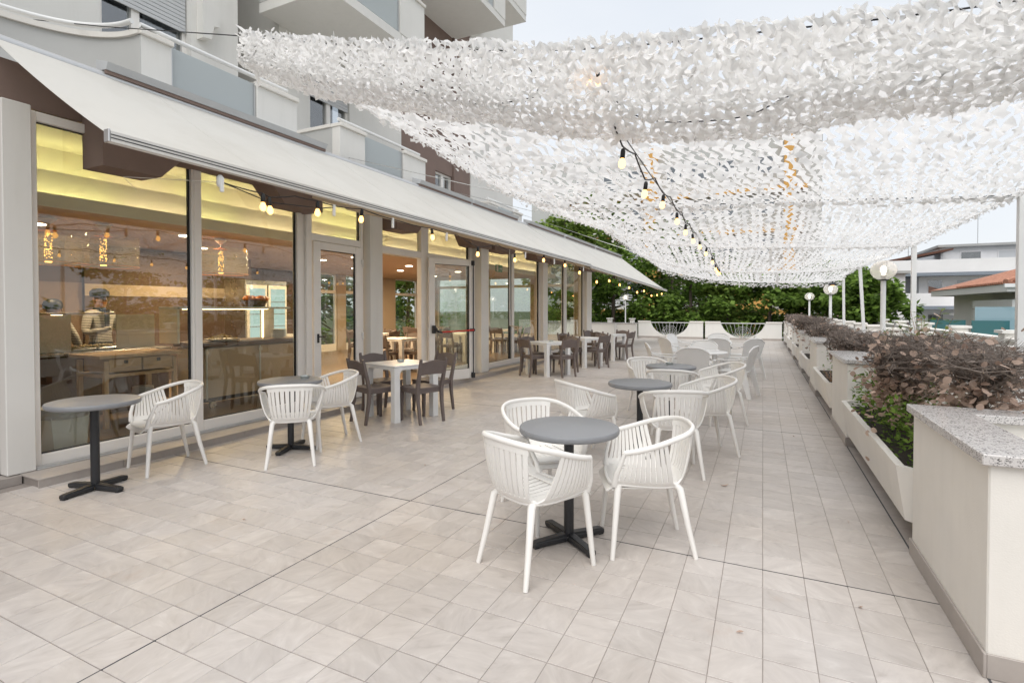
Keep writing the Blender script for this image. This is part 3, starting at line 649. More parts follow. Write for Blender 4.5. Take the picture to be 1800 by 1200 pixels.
# glass fronted buffet counter on castors
cn = thing('buffet_counter', 'glass fronted buffet counter on castors behind the second window', 'counter', (-7.0, 4.7, .07))
box('body', 'inside_beige', cn, -.62, -.04, 0, 1.75, .16, .86); box('top', 'inside_brown', cn, -.68, .02, -.03, 1.78, .88, .94, .006); box('base', 'gasket', cn, -.60, -.06, .02, 1.73, .1, .158)
for y in (.02, .88, 1.73): box('glass_clip', 'steel', cn, -.002, .014, y - .03, y + .03, .78, .83); box('glass_post', 'frosted_glass', cn, -.01, .003, y - .012, y + .012, .14, .86)
for y in (.15, 1.6): MB().tube([(-.1, y, .05), (-.06, y, .05)], .05, 12).build('castor', 'steel', cn)
box('light_panel', 'inside_cream', cn, -.5, -.46, 1.28, 1.52, .94, 1.42); box('light_strip', 'counter_light', cn, -.455, -.445, 1.28, 1.3, .95, 1.41)
box('hood', 'porcelain', cn, -.55, -.1, -.3, 1.55, 1.42, 1.45, .004); box('hood_strip', 'counter_light', cn, -.35, -.33, -.1, 1.3, 1.412, 1.419)
box('end_panel', 'inside_cream', cn, -.5, -.1, -.32, -.29, .95, 1.42)
fd = thing('food_platter', 'oval white platter heaped with food on the buffet counter', 'food', (-7.2, 5.1, 1.012))
MB().lathe([(.1, 0), (.22, .02), (.24, .04), (.2, .025)], 20).build('platter', 'porcelain', fd, 50)
m = MB()
for k in range(60):
    a, r = random.uniform(0, 6.28), random.uniform(0, .19); m.lathe([(0, -.012), (.02, 0), (0, .014)], 6, (r * cos(a), r * sin(a), .04 + .06 * (1 - r / .2)), caps=False)
stuff(m.build('food_heap', 'food', fd))
# kitchen pass with sneeze guards, food and pumpkin basket
kp = thing('kitchen_pass', 'kitchen pass with pale upright guards and steel trays before the cooks', 'counter', (-8.3, 3.2, .07))
box('body', 'dark_wood', kp, -.4, .3, -.4, 1.6, 0, .82); box('top', 'steel', kp, -.45, .35, -.4, 1.62, .821, .86, .005)
for y0, y1 in ((-.05, .42), (.95, 1.45)): box('guard', 'inside_cream', kp, .2, .22, y0, y1, .87, 1.34)
box('shelf', 'inside_beige', kp, -.3, .22, -.4, .94, 1.345, 1.37); box('shelf_light', 'counter_light', kp, .0, .02, .3, .42, 1.335, 1.344)
for y in (.1, .45, .75): box('tray', 'steel', kp, -.1, .18, y, y + .28, .861, .90, .01)
m = MB()
for k in range(70): m.lathe([(0, -.012), (.022, 0), (0, .016)], 6, (random.uniform(-.08, .16), random.uniform(.1, 1.0), .91 + random.uniform(0, .02)), caps=False)
stuff(m.build('food_heap', 'food', kp))
bk = thing('pumpkin_basket', 'dark basket of orange pumpkins on the counter hood', 'basket', (-7.35, 5.75, 1.522))
MB().lathe([(.16, 0), (.2, .1), (.19, .1), (.15, .01)], 14).build('basket', 'dark_wood', bk)
for k, (x, y) in enumerate(((0, -.1), (.05, .08), (-.06, .02), (.02, .16))): MB().lathe([(.01, 0), (.06, .02), (.085, .06), (.06, .1), (.015, .11)], 12, (x, y, .07)).build('pumpkin', 'pumpkin', bk, 60)
fr = thing('display_fridge', 'lit glass door display fridge standing by the brown partition', 'fridge', (-9.2, 7.05, .07))
box('cabinet', 'steel', fr, -.7, -.06, 0, 1.0, 0, 2.0, .01)
for k in range(2):
    d = box('door', 'porcelain', fr, -.058, -.02, .02 + .49 * k, .48 + .49 * k, .75, 1.9, .008); box('pane', 'fridge_light', d, -.019, -.016, .07 + .49 * k, .43 + .49 * k, .82, 1.83)
    for z in (1.05, 1.3, 1.55): box('shelf_edge', 'steel', d, -.0155, -.012, .07 + .49 * k, .43 + .49 * k, z, z + .015)
es = thing('exit_sign', 'green emergency exit sign hanging inside the fourth window', 'sign', (-6.6, 12.9, 2.6))
box('plate', 'sign_green', es, -.005, .005, -.2, .2, -.1, .1); m = MB(); m.box(.0052, .007, -.15, -.05, -.075, .075); m.build('door_pictogram', 'sign_white', es)
m = MB(); m.box(.0052, .007, .03, .14, -.012, .012); m.prism([(.13, -.045), (.18, 0), (.13, .045)], .0052, .007, 'x'); m.build('arrow', 'sign_white', es); MB().tube([(0, 0, .1), (0, 0, .14)], .006, 6).build('hanger', 'steel', es)
# two cooks behind the pass
def person(label, loc, rz, arm, cap):
    p = thing('person', label, 'person', loc, rz)
    J = dict(pel=(0, 0, .95), wai=(0, .01, 1.12), che=(0, 0, 1.33), nec=(0, .0, 1.50), chin=(0, .02, 1.57), hd=(0, .015, 1.66), top=(0, 0, 1.75),
             lsh=(-.18, 0, 1.42), rsh=(.18, 0, 1.42), lhp=(-.1, 0, .9), rhp=(.1, 0, .9), lk=(-.11, .02, .5), rk=(.11, .02, .5), la=(-.11, -.02, .09), ra=(.11, -.02, .09), lt=(-.12, .14, .04), rt=(.12, .14, .04))
    J['lel'], J['lwr'], J['lha'], J['rel'], J['rwr'], J['rha'] = arm
    E_ = ['pel wai', 'wai che', 'che nec', 'nec chin', 'chin hd', 'hd top', 'che lsh', 'che rsh', 'lsh lel', 'lel lwr', 'lwr lha', 'rsh rel', 'rel rwr', 'rwr rha', 'pel lhp', 'pel rhp', 'lhp lk', 'rhp rk', 'lk la', 'rk ra', 'la lt', 'ra rt']
    rad = dict(pel=.15, wai=.135, che=.155, nec=.06, chin=.075, hd=.1, top=.06, lsh=.075, rsh=.075, lel=.05, rel=.05, lwr=.035, rwr=.035, lha=.045, rha=.045, lhp=.1, rhp=.1, lk=.07, rk=.07, la=.05, ra=.05, lt=.045, rt=.045)
    ks = list(J); me = bpy.data.meshes.new('body'); me.from_pydata([J[k] for k in ks], [tuple(ks.index(q) for q in e.split()) for e in E_], [])
    o = bpy.data.objects.new('body', me); C.objects.link(o); o.parent = p
    sk = o.modifiers.new('skin', 'SKIN')
    for i, k in enumerate(ks):
        sv = me.skin_vertices[0].data[i]; sv.radius = (rad[k], rad[k] * (.75 if k in ('pel', 'wai', 'che') else 1)); sv.use_root = (k == 'pel')
    o.modifiers.new('sub', 'SUBSURF').levels = 2; o.modifiers['sub'].render_levels = 2
    m = bpy.data.materials.new('cook_clothes'); m.use_nodes = True; n, l = m.node_tree.nodes, m.node_tree.links; b = n['Principled BSDF']
    tc = n.new('ShaderNodeTexCoord'); sp = n.new('ShaderNodeSeparateXYZ'); l.new(tc.outputs['Object'], sp.inputs[0])
    w = n.new('ShaderNodeTexWave'); w.bands_direction = 'Z'; w.inputs['Scale'].default_value = 13; l.new(tc.outputs['Object'], w.inputs['Vector'])
    st = n.new('ShaderNodeValToRGB'); st.color_ramp.interpolation = 'CONSTANT'; st.color_ramp.elements[0].color = (.04, .04, .07, 1); st.color_ramp.elements[1].position = .35; st.color_ramp.elements[1].color = (.68, .66, .62, 1); l.new(w.outputs['Color'], st.inputs[0])
    zr = n.new('ShaderNodeValToRGB'); zr.color_ramp.interpolation = 'CONSTANT'; e = zr.color_ramp.elements; e[0].color = (0, 0, 0, 1); e[1].position = .505; e[1].color = (1, 1, 1, 1); q = e.new(.745); q.color = (0, 0, 0, 1)
    hz = n.new('ShaderNodeMath'); hz.operation = 'DIVIDE'; hz.inputs[1].default_value = 2; l.new(sp.outputs[2], hz.inputs[0]); l.new(hz.outputs[0], zr.inputs[0])
    sk_ = n.new('ShaderNodeValToRGB'); sk_.color_ramp.interpolation = 'CONSTANT'; e = sk_.color_ramp.elements; e[0].color = (.03, .03, .04, 1); e[1].position = .6; e[1].color = (.40, .23, .155, 1); l.new(hz.outputs[0], sk_.inputs[0])
    mx = n.new('ShaderNodeMixRGB'); l.new(zr.outputs[0], mx.inputs[0]); l.new(sk_.outputs[0], mx.inputs[1]); l.new(st.outputs[0], mx.inputs[2]); l.new(mx.outputs[0], b.inputs['Base Color']); me.materials.append(m)
    for s in (-1, 1):
        MB().lathe([(0, -.008), (.011, 0), (0, .008)], 8, (s * .035, .105, 1.665), caps=False).build('eye', 'gasket', p); MB().lathe([(0, -.03), (.014, 0), (0, .03)], 8, (s * .102, .01, 1.65), caps=False).build('ear', 'skin', p, 60)
    MB().tube([(0, .10, 1.675), (0, .122, 1.64), (0, .10, 1.632)], [.008, .016, .01], 6).build('nose', 'skin', p, 60); MB().box(-.025, .025, .088, .098, 1.592, 1.60).build('mouth', 'pumpkin', p)
    if cap:
        m = MB().lathe([(.112, 1.69), (.122, 1.72), (.12, 1.77), (.08, 1.81), (.01, 1.82)], 18); m.box(-.08, .08, .09, .19, 1.695, 1.71, .005); m.build('cap', 'cap_cloth', p, 60)
        m = MB().lathe([(.085, 1.47), (.09, 1.5), (.075, 1.53)], 14); m.prism([(-.04, 1.5), (.04, 1.5), (.03, 1.2), (-.03, 1.2)], .125, .14, 'y'); m.build('neckerchief', 'cap_cloth', p, 60)
    else: MB().lathe([(.108, 1.66), (.115, 1.71), (.10, 1.765), (.05, 1.80), (.01, 1.805)], 18).build('hair', 'gasket', p, 60)
    return p
person('cook in dark cap, neckerchief and striped shirt behind the kitchen pass', (-9.05, 4.42, -.02), R(-75), ((-.28, .06, 1.16), (-.16, .25, 1.13), (-.1, .32, 1.14), (.28, .06, 1.16), (.18, .28, 1.2), (.1, .33, 1.24)), True)
person('bareheaded cook in striped shirt raising an arm beside the white pillar', (-9.0, 3.82, -.17), R(40), ((-.30, .12, 1.3), (-.42, .25, 1.45), (-.46, .3, 1.5), (.28, .05, 1.15), (.16, .26, 1.15), (.1, .33, 1.17)), False)
wb = thing('waste_bin', 'pale green bin with a grey liner behind the first window', 'bin', (-6.25, 2.72, .07))
MB().prism([(-.13, 0), (.13, 0), (.16, .42), (-.16, .42)], -.15, .15, 'x').build('body', 'frosted_glass', wb); m = MB(); m.lathe([(.21, .36), (.23, .42), (.2, .46), (.15, .42)], 16, caps=False); m.build('liner', 'table_grey', wb, 60)

# ------------------------------------------------------------------ planters, walls and posts on the street side
def pier(y0, y1, label, hz=.90):
    p = thing('planter_pier', label, 'planter', (.83, y0, 0), 0, 'rendered piers with granite coping along the terrace')
    L = y1 - y0; w = 1.35; t = .16
    m = MB(); m.box(0, t, 0, L, .002, hz, .006); m.box(t, w, 0, t, .002, hz - .001, .006); m.box(t, w, L - t, L, .002, hz - .001, .006); m.box(w - t, w, t, L - t, .002, hz - .002, .006); m.build('wall', 'stucco', p)
    box('bed', 'white_wall', p, t, w - t, t, L - t, .5, hz - .07)
    o = .03; th = .045
    m = MB(); m.box(-o, t + .07, -o, L + o, hz, hz + th, .004); m.box(t + .0705, w + o, -o, t + .04, hz, hz + th - .001, .004); m.box(t + .0705, w + o, L - t - .04, L + o, hz, hz + th - .001, .004); m.build('coping', 'granite', p)
    sk = .012
    m = MB(); m.box(-sk, -.0005, -sk, L + sk, .001, .10, .002); m.build('skirting', 'skirting', p)
    box('skirting', 'skirting', p, .0, w, -sk, -.0005, .001, .10, .002); box('skirting', 'skirting', p, .0, w, L + .0005, L + sk, .001, .10, .002)
    return p
mg = bpy.data.materials.new('granite'); mg.use_nodes = True; n, l = mg.node_tree.nodes, mg.node_tree.links; b = n['Principled BSDF']; geo = n.new('ShaderNodeNewGeometry')
vo = n.new('ShaderNodeTexVoronoi'); vo.inputs['Scale'].default_value = 190; l.new(geo.outputs['Position'], vo.inputs['Vector']); n1 = n.new('ShaderNodeTexNoise'); n1.inputs['Scale'].default_value = 40; n1.inputs['Detail'].default_value = 6; l.new(geo.outputs['Position'], n1.inputs['Vector'])
rp = n.new('ShaderNodeValToRGB'); rp.color_ramp.elements[0].color = (.10, .095, .095, 1); rp.color_ramp.elements[0].position = .18; rp.color_ramp.elements[1].color = (.60, .575, .56, 1); rp.color_ramp.elements[1].position = .42
sx = n.new('ShaderNodeSeparateColor'); l.new(vo.outputs['Color'], sx.inputs[0]); am = n.new('ShaderNodeMath'); am.operation = 'MULTIPLY_ADD'; am.inputs[1].default_value = .55; l.new(sx.outputs[0], am.inputs[0]); am2 = n.new('ShaderNodeMath'); am2.operation = 'MULTIPLY_ADD'; am2.inputs[1].default_value = .5; am2.inputs[2].default_value = -.05; l.new(n1.outputs['Fac'], am2.inputs[0]); l.new(am2.outputs[0], am.inputs[2]); l.new(am.outputs[0], rp.inputs[0]); l.new(rp.outputs[0], b.inputs['Base Color']); b.inputs['Roughness'].default_value = .22
M['granite'] = mg
piers = [(2.73, 3.90, 'nearest rendered pier with speckled granite coping at the right edge'), (6.67, 8.0, 'second rendered pier, behind the large dry shrub'), (10.25, 11.58, 'third rendered pier from the camera along the terrace'), (13.83, 15.1, 'fourth rendered pier from the camera along the terrace'), (17.43, 18.7, 'fifth rendered pier from the camera along the terrace'), (21.0, 22.2, 'sixth rendered pier from the camera along the terrace'), (24.4, 25.6, 'last rendered pier before the far parapet')]
for y0, y1, lb in piers: pier(y0, y1, lb, .87 if y0 < 3 else .90)
def trough(y0, y1, label):
    t = thing('planter_box', label, 'planter', (.765, y0, 0), 0, 'low trough planters between the piers')
    L = y1 - y0; w = .70; z0, z1 = .16, .51; k = .045; e = .09; tp = .05
    def ring(i, z, d): return [(i + d, e + i * .4, z), (e + i * .4 + d, i, z), (w - i, i, z), (w - i, L - i, z), (e + i * .4 + d, L - i, z), (i + d, L - e - i * .4, z)]
    vs = ring(.06, z0, tp) + ring(0, z0 + .01, tp) + ring(0, z1, 0) + ring(k, z1, 0) + ring(k, z1 - .07, .01); fs = [tuple(range(5, -1, -1)), tuple(range(24, 30))]
    for q in range(4):
        for i in range(6): fs.append((q * 6 + i, q * 6 + (i + 1) % 6, q * 6 + 6 + (i + 1) % 6, q * 6 + 6 + i))
    MB().add(vs, fs).build('trough', 'stucco', t)
    box('soil', 'soil', t, k + .06, w - k - .002, k + .05, L - k - .05, z1 - .069, z1 - .05)
    for f in (.14, .5, .86): box('foot_block', 'terracotta', t, .16, .6, L * f - .05, L * f + .05, .001, z0 - .001, .004)
names = ['nearest trough planter with bare soil, beside the first pier', 'trough planter between the second and third piers', 'trough planter between the third and fourth piers', 'trough planter between the fourth and fifth piers', 'trough planter between the fifth and sixth piers', 'trough planter between the sixth and last piers']
gaps = [(piers[k][1] + .02, piers[k + 1][0] - .02) for k in range(6)]
for (a, b_), lb in zip(gaps, names): trough(a, b_, lb)
# outer parapet towards the street
op = thing('outer_parapet', 'cream street side parapet with capped posts behind the planters', 'parapet', (0, 0, 0))
box('wall', 'stucco', op, 2.24, 2.38, 6.9, 26.9, -.25, .93, .005); box('wall', 'stucco', op, 2.24, 2.38, -2.0, 5.1, -.25, .80, .005); box('coping', 'granite', op, 2.2, 2.42, 6.9, 26.9, .931, .97, .005)
for k, y in enumerate((5.15, 6.75, 8.4, 10.3, 12.3, 14.3, 16.3, 18.3, 20.3, 22.3, 24.3, 26.3)):
    m = MB(); m.box(2.19, 2.43, y, y + .22, .0, 1.07, .006); m.box(2.15, 2.47, y - .04, y + .26, 1.071, 1.12, .006); m.build('post', 'stucco', op)
box('rail', 'white_wall', op, 2.27, 2.35, 5.38, 6.74, .93, .97, .004); box('bottom_rail', 'white_wall', op, 2.27, 2.35, 5.38, 6.74, .62, .66, .004); box('plinth', 'stucco', op, 2.25, 2.37, 5.38, 6.74, -.25, .6)
for k in range(10): box('baluster', 'white_wall', op, 2.29, 2.33, 5.45 + k * .13, 5.49 + k * .13, .661, .929, .003)
# second row of caps beyond the parapet (neighbouring terrace)
nt = thing('neighbour_parapet', 'stepped white parapet of the next terrace beyond the right hand posts', 'parapet', (4.2, 0, 0))
box('wall', 'white_wall', nt, 0, .2, 12, 27, -3.6, .88); box('coping', 'stucco', nt, -.04, .24, 12, 27, .881, .93)
for y in (13, 16, 19, 22, 25): m = MB(); m.box(-.05, .25, y, y + .3, .0, 1.02); m.box(-.1, .3, y - .05, y + .35, 1.021, 1.08); m.build('post', 'white_wall', nt)
# far parapet: two panels with an arc cut out and a fan grille
def arc_panel(x0, x1, cx, hw, dp, label, Y=26.95, H=.86, t=.14):
    p = thing('parapet_panel', label, 'parapet', (0, Y, 0), 0, 'white end parapet panels with fan grilles')
    top = H - .07; n = 24
    # arc: from (cx-hw, top) down to (cx, top-dp)
    Rr = (hw * hw + dp * dp) / (2 * dp); cz = top - dp + Rr; a0 = atan2(hw, cz - top)
    arc = [(cx + Rr * sin(lerp(-a0, a0, i / n)), cz - Rr * cos(lerp(-a0, a0, i / n))) for i in range(n + 1)]
    m = MB(); vs = []; fs = []
    for i, (x, z) in enumerate(arc): vs += [(x, 0, .0), (x, 0, z), (x, t, z), (x, t, 0)]
    for i in range(n):
        a = i * 4; fs += [(a, a + 4, a + 5, a + 1), (a + 1, a + 5, a + 6, a + 2), (a + 2, a + 6, a + 7, a + 3)]
    m.add(vs, fs)
    m.box(x0, arc[0][0], 0, t, 0, top); m.box(arc[-1][0], x1, 0, t, 0, top); m.build('wall', 'white_wall', p)
    box('coping', 'stucco', p, x0 - .02, arc[0][0] + .0, -.03, t + .03, top, top + .07, .005); box('coping', 'stucco', p, arc[-1][0], x1 + .02, -.03, t + .03, top, top + .07, .005)
    box('skirting', 'skirting', p, x0, x1, -.014, -.001, .001, .09)
    g = MB(); g.tube([(arc[0][0], t / 2, top - .01), (arc[-1][0], t / 2, top - .01)], .018, 6); g.build('top_bar', 'white_metal', p)
    bz = top - dp + .08
    for k in range(4):
        rr = .07 + k * .085; MB().tube([(cx + rr * cos(a) * 1.05, t / 2, bz + .16 + rr * sin(a) * .9) for a in [pi * 2 * q / 24 for q in range(25)] if bz + .16 + rr * sin(a) * .9 < top - .01 and bz + .16 + rr * sin(a) * .9 > cz - sqrt(max(0, Rr * Rr - (rr * cos(a) * 1.05) ** 2))], .006, 4).build('ring', 'white_metal', p)
    for k in range(-5, 6):
        if k == 0: continue
        x2 = cx + hw * .97 * k / 5.0
        MB().tube([(cx + k * .012, t / 2, bz - .05), (cx + k * hw * .15, t / 2, lerp(bz, top, .30 - .03 * abs(k))), (x2, t / 2, top - .02)], .006, 4).build('spoke', 'white_metal', p)
    MB().tube([(cx, t / 2, top - dp), (cx, t / 2, top)], .010, 6).build('spoke', 'white_metal', p)
arc_panel(-5.75, -2.62, -4.2, .95, .68, 'left panel of the end parapet with fan grille'); arc_panel(-2.52, .80, -.85, .98, .70, 'right panel of the end parapet with fan grille')
# low planters at the far left corner
for k, (x, y, w, d, h, lb) in enumerate(((-7.6, 24.6, 1.2, .5, .82, 'low cream planter wall under the end of the awning'), (-6.5, 25.3, .95, .5, .8, 'cream planter block beside the left globe lamp'), (-9.6, 23.6, 1.9, .5, .84, 'long pale planter behind the corner post of the glazing'))):
    p = thing('corner_planter', lb, 'planter', (x, y, -.2)); box('wall', 'stucco', p, 0, w, 0, d, 0, h + .15, .006); box('coping', 'granite', p, -.03, w + .03, -.03, d + .03, h + .151, h + .19, .005)
    box('cap_post', 'white_wall', p, w * .7, w * .7 + .2, .1, .3, h + .191, h + .36, .01); box('cap', 'white_wall', p, w * .7 - .04, w * .7 + .24, .06, .34, h + .361, h + .41, .006)
structure(MB().box(-13, -5.91, 18.65, 27.2, -.25, -.004).build('side_terrace', 'tile'))
# ------------------------------------------------------------------ furniture
RIM = [(0, -.285, .775), (.14, -.268, .77), (.235, -.205, .752), (.282, -.10, .722), (.296, .0, .69), (.293, .09, .665), (.276, .165, .648)]
SEAT = [(0, -.20, .425), (.10, -.19, .425), (.172, -.145, .427), (.205, -.06, .43), (.215, .04, .436), (.215, .13, .442), (.208, .215, .446)]
def sgn(P, a): q = crom(P, abs(a)); return V(-q.x if a < 0 else q.x, q.y, q.z)
def shell_pt(a, s):
    r, b = sgn(RIM, a), sgn(SEAT, a); c = V(lerp(b.x, r.x, .72), lerp(b.y, r.y, .72), b.z + .045)
    return r * (1 - s) ** 2 + c * 2 * s * (1 - s) + b * s * s
def make_armchair(label):
    t = thing('armchair', label, 'chair', (0, 0, 0), 0, 'white slatted tub armchairs')
    n = 44
    MB().tube([sgn(RIM, lerp(-1, 1, i / n)) for i in range(n + 1)], [.0135 if 2 < i < n - 2 else .0125 for i in range(n + 1)], 10, flat=1.25).build('rim', 'white_plastic', t, 60)
    def slat(a0, a1, w0, w1, s0, s1=.80):
        G = [[shell_pt(lerp(a0, a1, lerp(s0, s1, k / 10)) + d * lerp(w0, w1, k / 10), lerp(s0, s1, k / 10)) for k in range(11)] for d in (-1, 0, 1)]
        MB().sheet(G, .009).build('slat', 'white_plastic', t, 50)
    for k in range(10): q = lerp(-1, 1, k / 9); slat(q * .235, q * .232, .0196, .0192, .05)
    for s in (-1, 1):
        for k in range(10): slat(s * lerp(.555, .955, k / 9), s * lerp(.385, .955, k / 9), .0170, .0240, .012)
        # front post of the arm, slanting forward to the leg
        MB().tube([sgn(RIM, s), lerp(sgn(RIM, s), sgn(SEAT, s), .35) + V(s * .006, .004, 0), lerp(sgn(RIM, s), sgn(SEAT, s), .7) + V(s * .008, .010, 0), sgn(SEAT, s) + V(0, 0, -.01)], [.0125, .0135, .0165, .021], 8).build('arm_post', 'white_plastic', t, 60)
    MB().sheet([[shell_pt(lerp(-.262, .262, i / 16), lerp(.0, .085, k / 2)) for k in range(3)] for i in range(17)], .011).build('back_band', 'white_plastic', t, 50)
    def stop(a):
        a = abs(a)
        if a < .258: return .74
        if a > .43: return .76
        return .76 + .19 * max(0, 1 - abs(a - .32) / .085) ** .8
    G = [[shell_pt(lerp(-1, 1, i / 80), lerp(stop(lerp(-1, 1, i / 80)), 1.0, k / 3)) for k in range(4)] for i in range(81)]
    MB().sheet(G, .0095).build('skirt', 'white_plastic', t, 50)
    MB().tube([sgn(SEAT, lerp(-1, 1, i / 30)) - V(0, 0, .004) for i in range(31)], .0095, 8).build('base_rim', 'white_plastic', t, 60)
    # seat strips with slots, over a thin pan
    def hw(y):   # half width of the seat at y
        best = .21
        for i in range(60):
            p = crom(SEAT, i / 59)
            if p.y >= y: best = p.x; break
        return best
    def sz(x, y): return .432 - .016 * (1 - (x / .22) ** 2) * (1 - ((y) / .3) ** 2) + (.0 if y < .2 else -(y - .2) * .55)
    for k in range(9):
        xc = lerp(-.178, .178, k / 8)
        y0 = -.20
        for i in range(60):
            p = crom(SEAT, i / 59)
            if p.x >= abs(xc): y0 = p.y + .004; break
        G = [[V(xc + d, lerp(y0, .232, q / 8), sz(xc, lerp(y0, .232, q / 8))) for q in range(9)] for d in (-.019, .019)]
        MB().sheet(G, .007).build('seat_strip', 'white_plastic', t, 50)
    rows = []
    for q in range(13):
        y = lerp(-.188, .228, q / 12); w = max(.02, hw(y) - .004); rows.append([V(lerp(-w, w, i / 8), y, sz(lerp(-w, w, i / 8), y) - .011) for i in range(9)])
    MB().sheet(rows, .006).build('seat_pan', 'white_plastic', t, 50)
    MB().sheet([[V(lerp(-.212, .212, i / 10) * (1 - .10 * (k / 7) ** 3), lerp(.13, .262, k / 7), .4375 - .010 * (1 - (2 * i / 10 - 1) ** 2) - .05 * max(0, k / 7 - .25) ** 2 * 1.7 + (.004 if k == 0 else .004)) for k in range(8)] for i in range(11)], .008).build('front_lip', 'white_plastic', t, 50)
    MB().tube([V(-.21, .215, .435), V(-.12, .232, .424), V(0, .236, .42), V(.12, .232, .424), V(.21, .215, .435)], .011, 8).build('front_edge', 'white_plastic', t, 60)
    for s in (-1, 1):
        MB().tube([(s * .20, .19, .440), (s * .212, .197, .40), (s * .228, .215, .2), (s * .243, .232, 0)], [.023, .021, .018, .0145], 8).build('leg', 'white_plastic', t, 60)
        MB().tube([(s * .145, -.155, .428), (s * .165, -.185, .405), (s * .188, -.225, .2), (s * .212, -.27, 0)], [.024, .023, .019, .0145], 8).build('leg', 'white_plastic', t, 60)
    return t
arm_spots = [(-1.20, 2.83, -24.7, 'white slatted armchair nearest the camera, its back to us, left of the front table'), (-1.47, 3.60, -128, 'white slatted armchair behind the front grey table, facing the camera'), (-.68, 3.36, 113, 'white slatted armchair on the right side of the front grey table'),
    (-1.60, 5.04, -42, 'white slatted armchair alone on the left of the second grey table'), (-.74, 4.98, 20, 'white slatted armchair with its back to us right of the second table'), (-.54, 5.77, 119, 'white slatted armchair at the outer right of the second grey table'),
    (-.99, 6.55, 5, 'white slatted armchair between the second and third grey tables'), (-1.45, 7.50, -150, 'white slatted armchair at the left behind the third grey table'), (-.50, 7.35, 118, 'white slatted armchair at the right of the third grey table'),
    (-5.09, 3.02, 168, 'white slatted armchair pulled up to the leftmost grey table'), (-4.17, 3.69, 43, 'white slatted armchair with its back to us at the table by the second window'), (-4.38, 4.39, 155, 'white slatted armchair right of the table by the second window')]
proto = make_armchair(arm_spots[0][3])
for i, (x, y, a, lb) in enumerate(arm_spots):
    if i: dup(proto, (x, y, 0), R(a), lb)
proto.location = (arm_spots[0][0], arm_spots[0][1], 0); proto.rotation_euler = (0, 0, R(arm_spots[0][2]))

def make_bistro(label):
    t = thing('bistro_table', label, 'table', (0, 0, 0), 0, 'round grey bistro tables')
    MB().lathe([(.02, .700), (.305, .700), (.315, .704), (.32, .712), (.32, .732), (.315, .740), (.305, .743), (.02, .7435)], 48).build('top', 'table_grey', t, 40)
    MB().lathe([(.032, .04), (.032, .68), (.12, .684), (.12, .699)], 20).build('column', 'black_metal', t, 40)
    for k in range(4):
        m = MB(); m.box(.025, .265, -.028, .028, .008, .04, .006); m.prism([(.02, .04), (.255, .04), (.24, .044), (.05, .055), (.02, .056)], -.022, .022, 'y'); m.box(.225, .262, -.022, .022, .0, .0079, .003); m.xf(Matrix.Rotation(k * pi / 2, 4, 'Z')); m.build('foot', 'black_metal', t)
    return t
bt = [(-4.97, 2.38, 12, 'round grey bistro table at the far left by the white pillar'), (-4.52, 3.97, 20, 'round grey bistro table in front of the second window'), (-1.12, 3.18, 52, 'round grey bistro table nearest the camera'), (-1.13, 5.38, 30, 'second round grey bistro table in the middle row'), (-1.09, 7.12, 8, 'third round grey bistro table in the middle row')]
b0 = make_bistro(bt[0][3])
for i, (x, y, a, lb) in enumerate(bt):
    if i: dup(b0, (x, y, 0), R(a), lb)
b0.location = (bt[0][0], bt[0][1], 0); b0.rotation_euler = (0, 0, R(bt[0][2]))

def make_side_chair(label):
    t = thing('side_chair', label, 'chair', (0, 0, 0), 0, 'brown side chairs'); m_ = 'brown_plastic'
    G = [[V(lerp(-.205, .205, i / 8), lerp(-.19, .215, k / 8), .452 - .010 * (1 - (2 * i / 8 - 1) ** 2) * (1 - (2 * k / 8 - 1) ** 2)) for k in range(9)] for i in range(9)]
    MB().sheet(G, .022).build('seat', m_, t, 40)
    m = MB(); m.box(-.195, .195, .185, .207, .39, .441, .004); m.box(-.195, -.173, -.18, .184, .39, .441, .004); m.box(.173, .195, -.18, .184, .39, .441, .004); m.box(-.172, .172, -.185, -.163, .39, .441, .004); m.build('apron', m_, t)
    for s in (-1, 1):
        MB().tube([(s * .178, .19, .44), (s * .18, .195, .2), (s * .182, .2, 0)], [.030, .027, .022], 4).build('leg', m_, t)
        MB().tube([(s * .20, -.285, .845), (s * .198, -.262, .74), (s * .194, -.215, .55), (s * .19, -.19, .44), (s * .188, -.20, .28), (s * .186, -.245, 0)], [.020, .025, .028, .031, .027, .022], 4).build('back_leg', m_, t)
    G = [[V(lerp(-.195, .195, i / 12), lerp(-.238, -.278, k / 5) - .028 * (1 - (2 * i / 12 - 1) ** 2), lerp(.635 + .012 * (1 - (2 * i / 12 - 1) ** 2), .815 + .014 * cos((i / 12 - .5) * 6.28), k / 5)) for k in range(6)] for i in range(13)]
    MB().sheet(G, .018).build('backrest', m_, t, 40)
    return t
